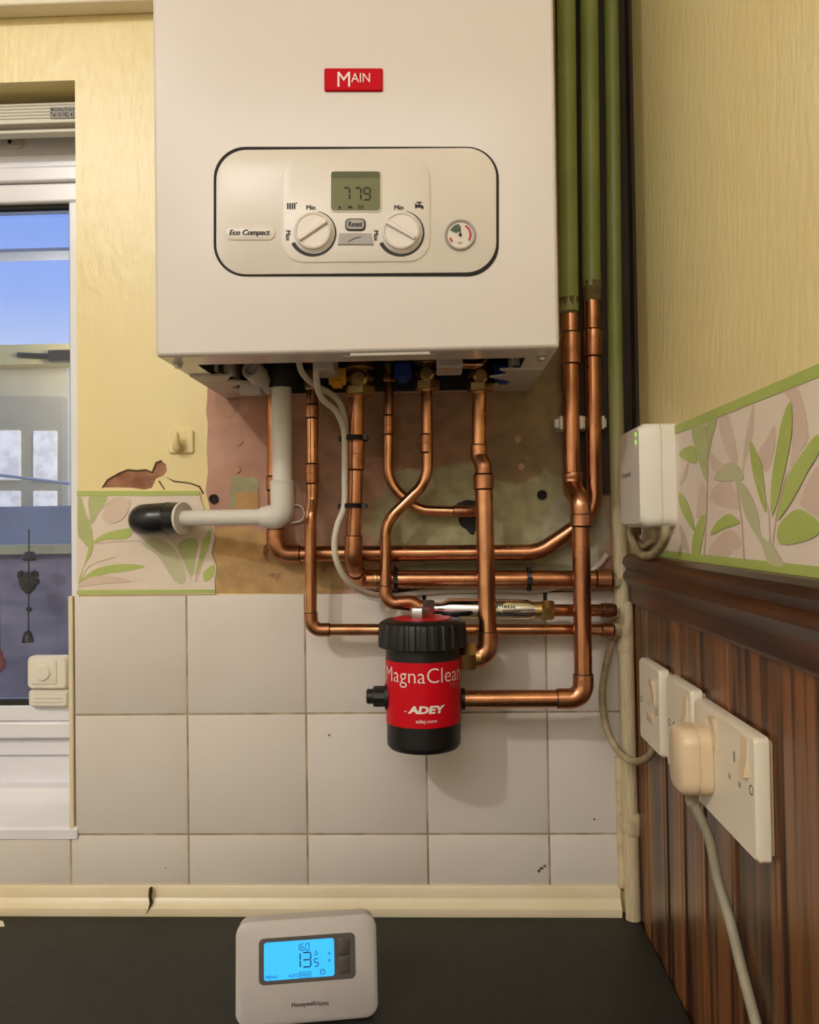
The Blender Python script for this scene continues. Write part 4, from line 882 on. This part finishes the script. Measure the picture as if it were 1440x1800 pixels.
for px, y, lb in ((1004, yG, 'white pipe clip behind the left of the two upright corner pipes'), (1043, yA - .005, 'white pipe clip behind the right of the two upright corner pipes')):
    t = thing('pipe_clip', at(px, 750, 0), lb, 'pipe clip', 'white pipe clips')
    p = at(px, 743, y); m = MB()
    m.box((p.x - .0135, y - .003, p.z - .008), (p.x - .0100, -.012, p.z + .008)); m.box((p.x + .0100, y - .003, p.z - .008), (p.x + .0135, -.012, p.z + .008)); m.box((p.x - .0135, -.013, p.z - .008), (p.x + .0135, 0, p.z + .008)); obj('collar', m, K['pvc'], t, bevel=.001)
    m = MB(); m.box((p.x - .019, y + .004, p.z - .0055), (p.x - .0130, y + .016, p.z + .0055)); obj('lug', m, K['pvc'], t, bevel=.001)
    m = MB(); m.box((p.x + .0130, y + .004, p.z - .0055), (p.x + .0170, y + .016, p.z + .0055)); obj('lug', m, K['pvc'], t, bevel=.001)

# old painted conduit in the corner
yQ = -.0125
H0 = at(1074, -40, yQ); H1 = at(1083, 700, yQ); H2 = at(1094, 1060, yQ - .004); H3 = at(1100, 1120, yQ - .004); H4 = atz(1113, 1645, .0005); H4.y = -.020; H4.x = at(1114, 1630, -.02).x
t = thing('corner_conduit', H4, 'old corner conduit painted green above and flaking cream below', 'conduit')
m = MB(); m.tube(spline([Vector((H0.x, H0.y, 2.04)), H0, H1, H2, H3, (H3 + H4) / 2, H4], 6), .0094, 20); obj('tube', m, two_tone('green_over_cream_paint', at(1090, 800, 0).z, .12), t)
m = MB(); pj = at(1112, 1448, -.018); m.rings(pj + Vector((0, 0, -.014)), (0, 0, 1), [(0, .0095), (.003, .0118), (.022, .0118), (.028, .0095)], 20, mod=lambda k, h: 1 + .05 * math.sin(k * 2.3 + h * 400)); m.box(pj + Vector((-.014, .0, -.010)), pj + Vector((.004, .016, .014))); obj('strap', m, K['agedpaint'], t, bevel=.001)
m = MB(); pj = at(1100, 1146, -.016); m.rings(pj, (0, 0, 1), [(0, .0096), (.0006, .0102), (.06, .0102), (.062, .0096)], 20); obj('sleeve', m, K['agedpaint'], t)
Jt, Jb = at(1090, 1330, -.008), at(1096, 1612, -.008); Jb.z = .0345
o = obj('thin_conduit', MB().tube([Jt, (Jt + Jb) / 2, Jb], .0062, 16), K['agedpaint']); tag(o, 'thin flaking cream conduit left of the corner pipe at the worktop', 'conduit')
# lumps of old filler where the pipes meet the conduit
m = MB()
for px, py, r in ((1076, 1075, .010), (1080, 1108, .011), (1082, 1022, .009)):
    p = at(px, py, -.020); bmesh.ops.create_icosphere(m.bm, subdivisions=2, radius=r, matrix=Matrix.Translation(p))
for v in m.bm.verts: v.co += Vector((random.uniform(-1, 1), random.uniform(-1, 1), random.uniform(-1, 1))) * .0014
obj('filler', m, K['agedpaint'], t)
# flex from the conduit to the fused spur
XS = XW - .021
Pf = [at(1076, 1128, -.018), at(1070, 1150, -.026), at(1062, 1190, -.030), at(1059, 1225, -.034), at(1064, 1268, -.042), at(1076, 1302, -.052), at(1095, 1328, -.066), at(1118, 1339, -.085), at(1140, 1330, -.108), atx(1154, 1310, XW - .014), atx(1157, 1296, XW - .014)]
o = obj('spur_flex', MB().tube(spline(Pf, 8), .0043, 14), K['oldcable']); tag(o, 'aged flex looping from the corner conduit up to the fused spur', 'cable')

# ------------------------------------------------------------------ wireless receiver
t = thing('wireless_receiver', (XW, -.13, .477), 'white wireless receiver box on the right wall above the dado rail', 'receiver')
xf = XW - .037; p0 = atx(1124, 743, xf); p1 = atx(1127, 927, xf); yn = p0.y; yfar = atx(1088, 760, xf).y; zt_, zb_ = p0.z, p1.z
RF = Fr((XW, 0, 0), (0, -1, 0), (0, 0, 1), (-1, 0, 0))
m = MB(); m.prism(rrect(-yfar, zb_, -yn, zt_, .010), RF, .0, .0145); m.prism(rrect(-yfar + .001, zb_ + .001, -yn - .001, zt_ - .001, .010), RF, .0145, .0155); obj('back_case', m, K['whiteplastic'], t, angle=50)
m = MB(); m.prism(rrect(-yfar, zb_, -yn, zt_, .010), RF, .0155, .037, .004); obj('front_cover', m, K['whiteplastic'], t, angle=50)
yl = atx(1119, 770, xf).y
for py in (764, 777):
    m = MB(); p = atx(1118, py, xf); m.prism(circ(-p.y, p.z, .0024, 14), RF, .0365, .0378); obj('indicator', m, K['led'], t)
m = MB(); p = atx(1116, 786, xf); m.prism(rrect(-p.y - .003, p.z - .004, -p.y + .003, p.z + .004, .0028), RF, .0365, .0374); obj('button', m, K['whiteplastic'], t)
pa, pb = atx(1094, 838, xf), atx(1109, 833, xf); m = MB(); m.text('Honeywell', RF, (-pa.y, pa.z + .004, -pb.y, pa.z - .004), .0373, bold=.02); obj('lettering', m, K['greyplastic'], t)
# coiled flex below it
for (x0, x1, yb, r_, xx, lb) in ((1108, 1171, 977, .0042, XW - .022, 'outer coil of flex hanging under the wireless receiver'), (1116, 1152, 962, .0040, XW - .014, 'inner coil of flex hanging under the wireless receiver')):
    P = [atx(x0, 930, xx), atx(x0 + 2, 945, xx), atx((x0 * 3 + x1) / 4, yb - 6, xx), atx((x0 + x1) / 2, yb, xx), atx((x0 + 3 * x1) / 4, yb - 8, xx), atx(x1 - 2, 948, xx), atx(x1, 930, xx)]
    P[0].z = zb_ + .001; P[-1].z = zb_ + .001
    o = obj('receiver_flex', MB().tube(spline(P, 8), r_, 12), K['oldcable']); tag(o, lb, 'cable', 'flex coiled under the receiver')

# ------------------------------------------------------------------ sockets on the right wall
SB = XW - .009                     # panelling surface
TH = .0135
SX = SB - TH
def plate(name, px0, px1, label, cat, two=False):
    ya_, yb_ = atx(px0[0], px0[1], SX).y, atx(px1[0], px1[1], SX).y
    z1 = (atx(px0[0], px0[1], SX).z + atx(px1[0], px1[1], SX).z) / 2; h = .0895
    w = ya_ - yb_
    t = thing(name, (SB, (ya_ + yb_) / 2, z1 - h), label, cat, 'electrical plates on the panelling')
    f = Fr((SB, ya_, z1 - h), (0, -1, 0), (0, 0, 1), (-1, 0, 0))
    m = MB(); m.prism(rrect(.0035, .0035, w - .0035, h - .0035, .003), f, 0, .0035); obj('back_box', m, K['rocker'], t)
    m = MB(); m.prism(rrect(0, 0, w, h, .004), f, .0035, TH, .0022); obj('faceplate', m, K['socket'], t, angle=40)
    return t, f, w, h
def rocker(t, f, a, b, w=.012, h=.026, up=True):
    m = MB(); P = [(b - h / 2, TH - .001), (b + h / 2, TH - .001), (b + h / 2, TH + (.004 if up else .001)), (b, TH + .0015), (b - h / 2, TH + (.001 if up else .004))]
    v0 = [m.bm.verts.new(f.pt(a - w / 2, z_, c_)) for z_, c_ in P]; v1 = [m.bm.verts.new(f.pt(a + w / 2, z_, c_)) for z_, c_ in P]
    for i in range(5): m.face((v0[i], v0[(i + 1) % 5], v1[(i + 1) % 5], v1[i]))
    m.face(v0); m.face(v1); obj('rocker', m, K['rocker'], t)
def screwcap(t, f, a, b):
    m = MB(); m.rings(f.pt(a, b, TH - .0006), f.n, [(0, .0036), (.0009, .0036), (.0004, .0025), (.0004, .0001)], 16); obj('screw', m, K['gap'], t)
def slots(t, f, a, b):
    m = MB(); z = TH + .0002
    m.sheet([(a - .002, b + .007), (a + .002, b + .007), (a + .002, b + .015), (a - .002, b + .015)], f, z); m.sheet([(a - .014, b - .009), (a - .008, b - .009), (a - .008, b - .005), (a - .014, b - .005)], f, z); m.sheet([(a + .008, b - .009), (a + .014, b - .009), (a + .014, b - .005), (a + .008, b - .005)], f, z); obj('pin_slots', m, K['greyplastic'], t)
t, f, w, h = plate('fused_spur', (1122.7, 1153), (1158.5, 1180.6), 'square white fused spur nearest the corner with flex entering below', 'fused spur')
rocker(t, f, w * .72, h * .70); screwcap(t, f, w * .12, h * .5); screwcap(t, f, w * .86, h * .5)
m = MB(); m.prism(rrect(w * .40, h * .30, w * .70, h * .42, .002), f, TH - .0005, TH + .0008, .0005); m.sheet([(w * .42, h * .50), (w * .58, h * .50), (w * .58, h * .53), (w * .42, h * .53)], f, TH + .0003); obj('fuse_carrier', m, K['rocker'], t)
t, f, w, h = plate('single_socket', (1170, 1187), (1215, 1212), 'square white switched socket between the spur and the double socket', 'socket')
rocker(t, f, w * .80, h * .76, up=False); screwcap(t, f, w * .14, h * .5); m = MB(); m.prism([(w * .3, h * .48), (w * .5, h * .48), (w * .5, h * .54), (w * .3, h * .54)], f, TH - .0005, TH + .0003); obj('pin_slots', m, K['gap'], t)
t, f, w, h = plate('double_socket', (1219.5, 1221), (1327, 1303), 'long white double socket nearest the camera holding a cream plug', 'socket')
rocker(t, f, w * .39, h * .80); rocker(t, f, w * .865, h * .80, .013, .028, up=False); slots(t, f, w * .70, h * .60); screwcap(t, f, w * .94, h * .56)
# plug in its left outlet
pc = f.pt(w * .205, h * .50, TH)
pt = thing('plug', pc, 'aged cream three-pin plug pushed into the double socket', 'plug')
pf = Fr(pc, (0, -1, 0), (0, 0, 1), (-1, 0, 0)); z0 = -.033; z1 = .026
def plugshape(k): return [(x * k, z * k) for x, z in rrect(-.023, -.029, .023, .0275, .014, 8)]
m = MB(); m.prism(plugshape(1.0), pf, .0003, .0105); m.prism(plugshape(.965), pf, .0105, .0115); m.prism(plugshape(.99), pf, .0115, .0250, .0035); obj('body', m, K['plugm'], pt, angle=50)
m = MB(); q = pf.pt(0, -.028, .012); m.rings(q, (0, 0, -1), [(0, .006), (.008, .0055), (.012, .0045)], 16); obj('cord_grip', m, K['greycable'], pt)
Pl = [q + Vector((0, 0, -.008))]
for (px, py, xx) in ((1246, 1470, XW - .022), (1262, 1545, XW - .017), (1284, 1620, XW - .0155), (1306, 1710, XW - .0155), (1330, 1800, XW - .0155), (1356, 1890, XW - .0155)): Pl.append(atx(px, py, xx))
e_ = Pl[-1]; Pl += [e_ + Vector((0, -.05, -.045))]
last = Pl[-1]; Pl.append(Vector((last.x - .004, last.y - .06, max(.006, last.z - .03))))
o = obj('plug_flex', MB().tube(spline(Pl, 8), .0042, 14), K['greycable']); tag(o, 'grey flex trailing down the panelling from the cream plug', 'cable')

# ------------------------------------------------------------------ room thermostat on the worktop
yT = -.255
o0 = atz(541, 1800, 0.0); yaw = math.radians(9); tilt = math.radians(9)
r_ = Vector((math.cos(yaw), math.sin(yaw), 0)); n_ = Vector((math.sin(yaw) * math.cos(tilt), -math.cos(yaw) * math.cos(tilt), math.sin(tilt))); u_ = n_.cross(r_)
TF = Fr(o0 + Vector((0, 0, .002)), r_, u_, n_)
t = thing('room_thermostat', o0, 'white room thermostat with a lit blue screen standing on the worktop', 'thermostat')
TW, THh = .1365, .0945
m = MB(); m.prism(rrect(-TW / 2 + .001, .001, TW / 2 - .001, THh - .001, .012, 8), TF, -.022, -.004); m.prism(rrect(-TW / 2, 0, TW / 2, THh, .013, 8), TF, -.004, .004, .003); obj('case', m, K['thermo'], t, angle=50)
m = MB(); m.prism(rrect(-.030, .004, .030, .05, .006), Fr(TF.pt(0, 0, -.018), r_, (u_ - n_ * .25), n_), -.004, 0); b3 = o0 + Vector((0, .055, 0)); m.box((o0.x - .03, o0.y + .016, 0), (o0.x + .03, o0.y + .052, .004)); obj('stand', m, K['thermo'], t, bevel=.001)
tc_ = .0041; TF0 = TF; TF = Fr(TF.pt(0, -.0135, 0), TF.r, TF.u, TF.n)
m = MB(); m.prism(rrect(-.0462, .0505, .0470, .0925, .005, 6), TF, tc_ - .001, tc_ + .0005, .0004); obj('bezel', m, K['bezel'], t)
m = MB(); m.mi = 0; m.prism(rrect(-.0412, .0545, .0265, .0888, .0025), TF, tc_, tc_ + .0009); m.mi = 1; cc = tc_ + .0012
for ch, l in (('1', -.0104), ('6', -.0058), ('0', -.0010)): m.seg(ch, TF, l, .0856, l + .003, .0795, .0006, cc)
m.seg('1', TF, -.0110, .0775, -.0066, .0645, .0011, cc); m.seg('3', TF, -.0040, .0775, .0036, .0645, .0011, cc); m.seg('5', TF, .0072, .0714, .0108, .0645, .0008, cc)
m.text('MENU', TF, (-.0395, .0590, -.0283, .0562), cc); m.text('AUTO', TF, (-.0178, .0590, -.0085, .0562), cc); m.text('MAN', TF, (-.0062, .0588, .0022, .0564), cc)
for a, b_ in (((-.0075, .0602), (.0037, .0598)), ((-.0075, .0555), (.0037, .0551)), ((-.0075, .0602), (-.0071, .0551)), ((.0033, .0602), (.0037, .0551))): m.sheet([a, (b_[0], a[1]), b_, (a[0], b_[1])], TF, cc)
for sgn, yc in ((1, .0742), (-1, .0698)):
    m.sheet([(.0200, yc), (.0230, yc), (.0215, yc + sgn * .0028)], TF, cc)
m.mi = 0; m.sheet([(.0207, .0746), (.0223, .0746), (.0215, .0760)], TF, cc + .0001); m.sheet([(.0207, .0694), (.0223, .0694), (.0215, .0680)], TF, cc + .0001); m.mi = 1
for k in range(18):
    a = math.radians(25 + 310 * k / 18); b2 = math.radians(25 + 310 * (k + 1) / 18); cx_, cy2 = .0150, .0592
    m.sheet([(cx_ + .0020 * math.sin(a), cy2 + .0020 * math.cos(a)), (cx_ + .0026 * math.sin(a), cy2 + .0026 * math.cos(a)), (cx_ + .0026 * math.sin(b2), cy2 + .0026 * math.cos(b2)), (cx_ + .0020 * math.sin(b2), cy2 + .0020 * math.cos(b2))], TF, cc)
m.sheet([(.0147, .0595), (.0153, .0595), (.0153, .0622), (.0147, .0622)], TF, cc)
m.sheet([(.0090, .0790), (.0096, .0778), (.0106, .0762), (.0104, .0748), (.0090, .0742), (.0076, .0748), (.0074, .0762), (.0084, .0778)], TF, cc); m.mi = 0; m.sheet([(.0090, .0780), (.0100, .0762), (.0099, .0752), (.0090, .0748), (.0081, .0752), (.0080, .0762)], TF, cc + .0001)
obj('screen', m, [K['bluelcd'], K['blueink']], t)
m = MB(); m.prism(rrect(.0302, .0725, .0415, .0885, .002), TF, tc_, tc_ + .0014, .0006); m.prism(rrect(.0302, .0560, .0415, .0718, .002), TF, tc_, tc_ + .0014, .0006); m.mi = 1
m.sheet([(.0335, .0803), (.0382, .0803), (.0382, .0808), (.0335, .0808)], TF, tc_ + .0017); m.sheet([(.0356, .0782), (.0361, .0782), (.0361, .0829), (.0356, .0829)], TF, tc_ + .0016); m.sheet([(.0338, .0638), (.0380, .0638), (.0380, .0643), (.0338, .0643)], TF, tc_ + .0017)
obj('keys', m, [K['key'], K['bezel']], t)
m = MB(); m.text('Honeywell', TF, (-.0150, .0332, .0070, .0280), tc_ + .0003, bold=.014); m.text('Home', TF, (.0082, .0330, .0205, .0284), tc_ + .0003); obj('lettering', m, K['black'], t)
# scrap of paper at the left edge of the worktop
p = atz(-6, 1626, .0004); m = MB(); m.prism([(-.03, -.010), (.012, -.004), (.004, .008), (-.01, .016), (-.04, .01)], Fr((p.x, p.y, .0003), (1, 0, 0), (0, 1, 0), (0, 0, 1)), 0, .0008); o = obj('paper_scrap', m, K['whiteplastic']); tag(o, 'corner of white paper at the left end of the worktop', 'paper')
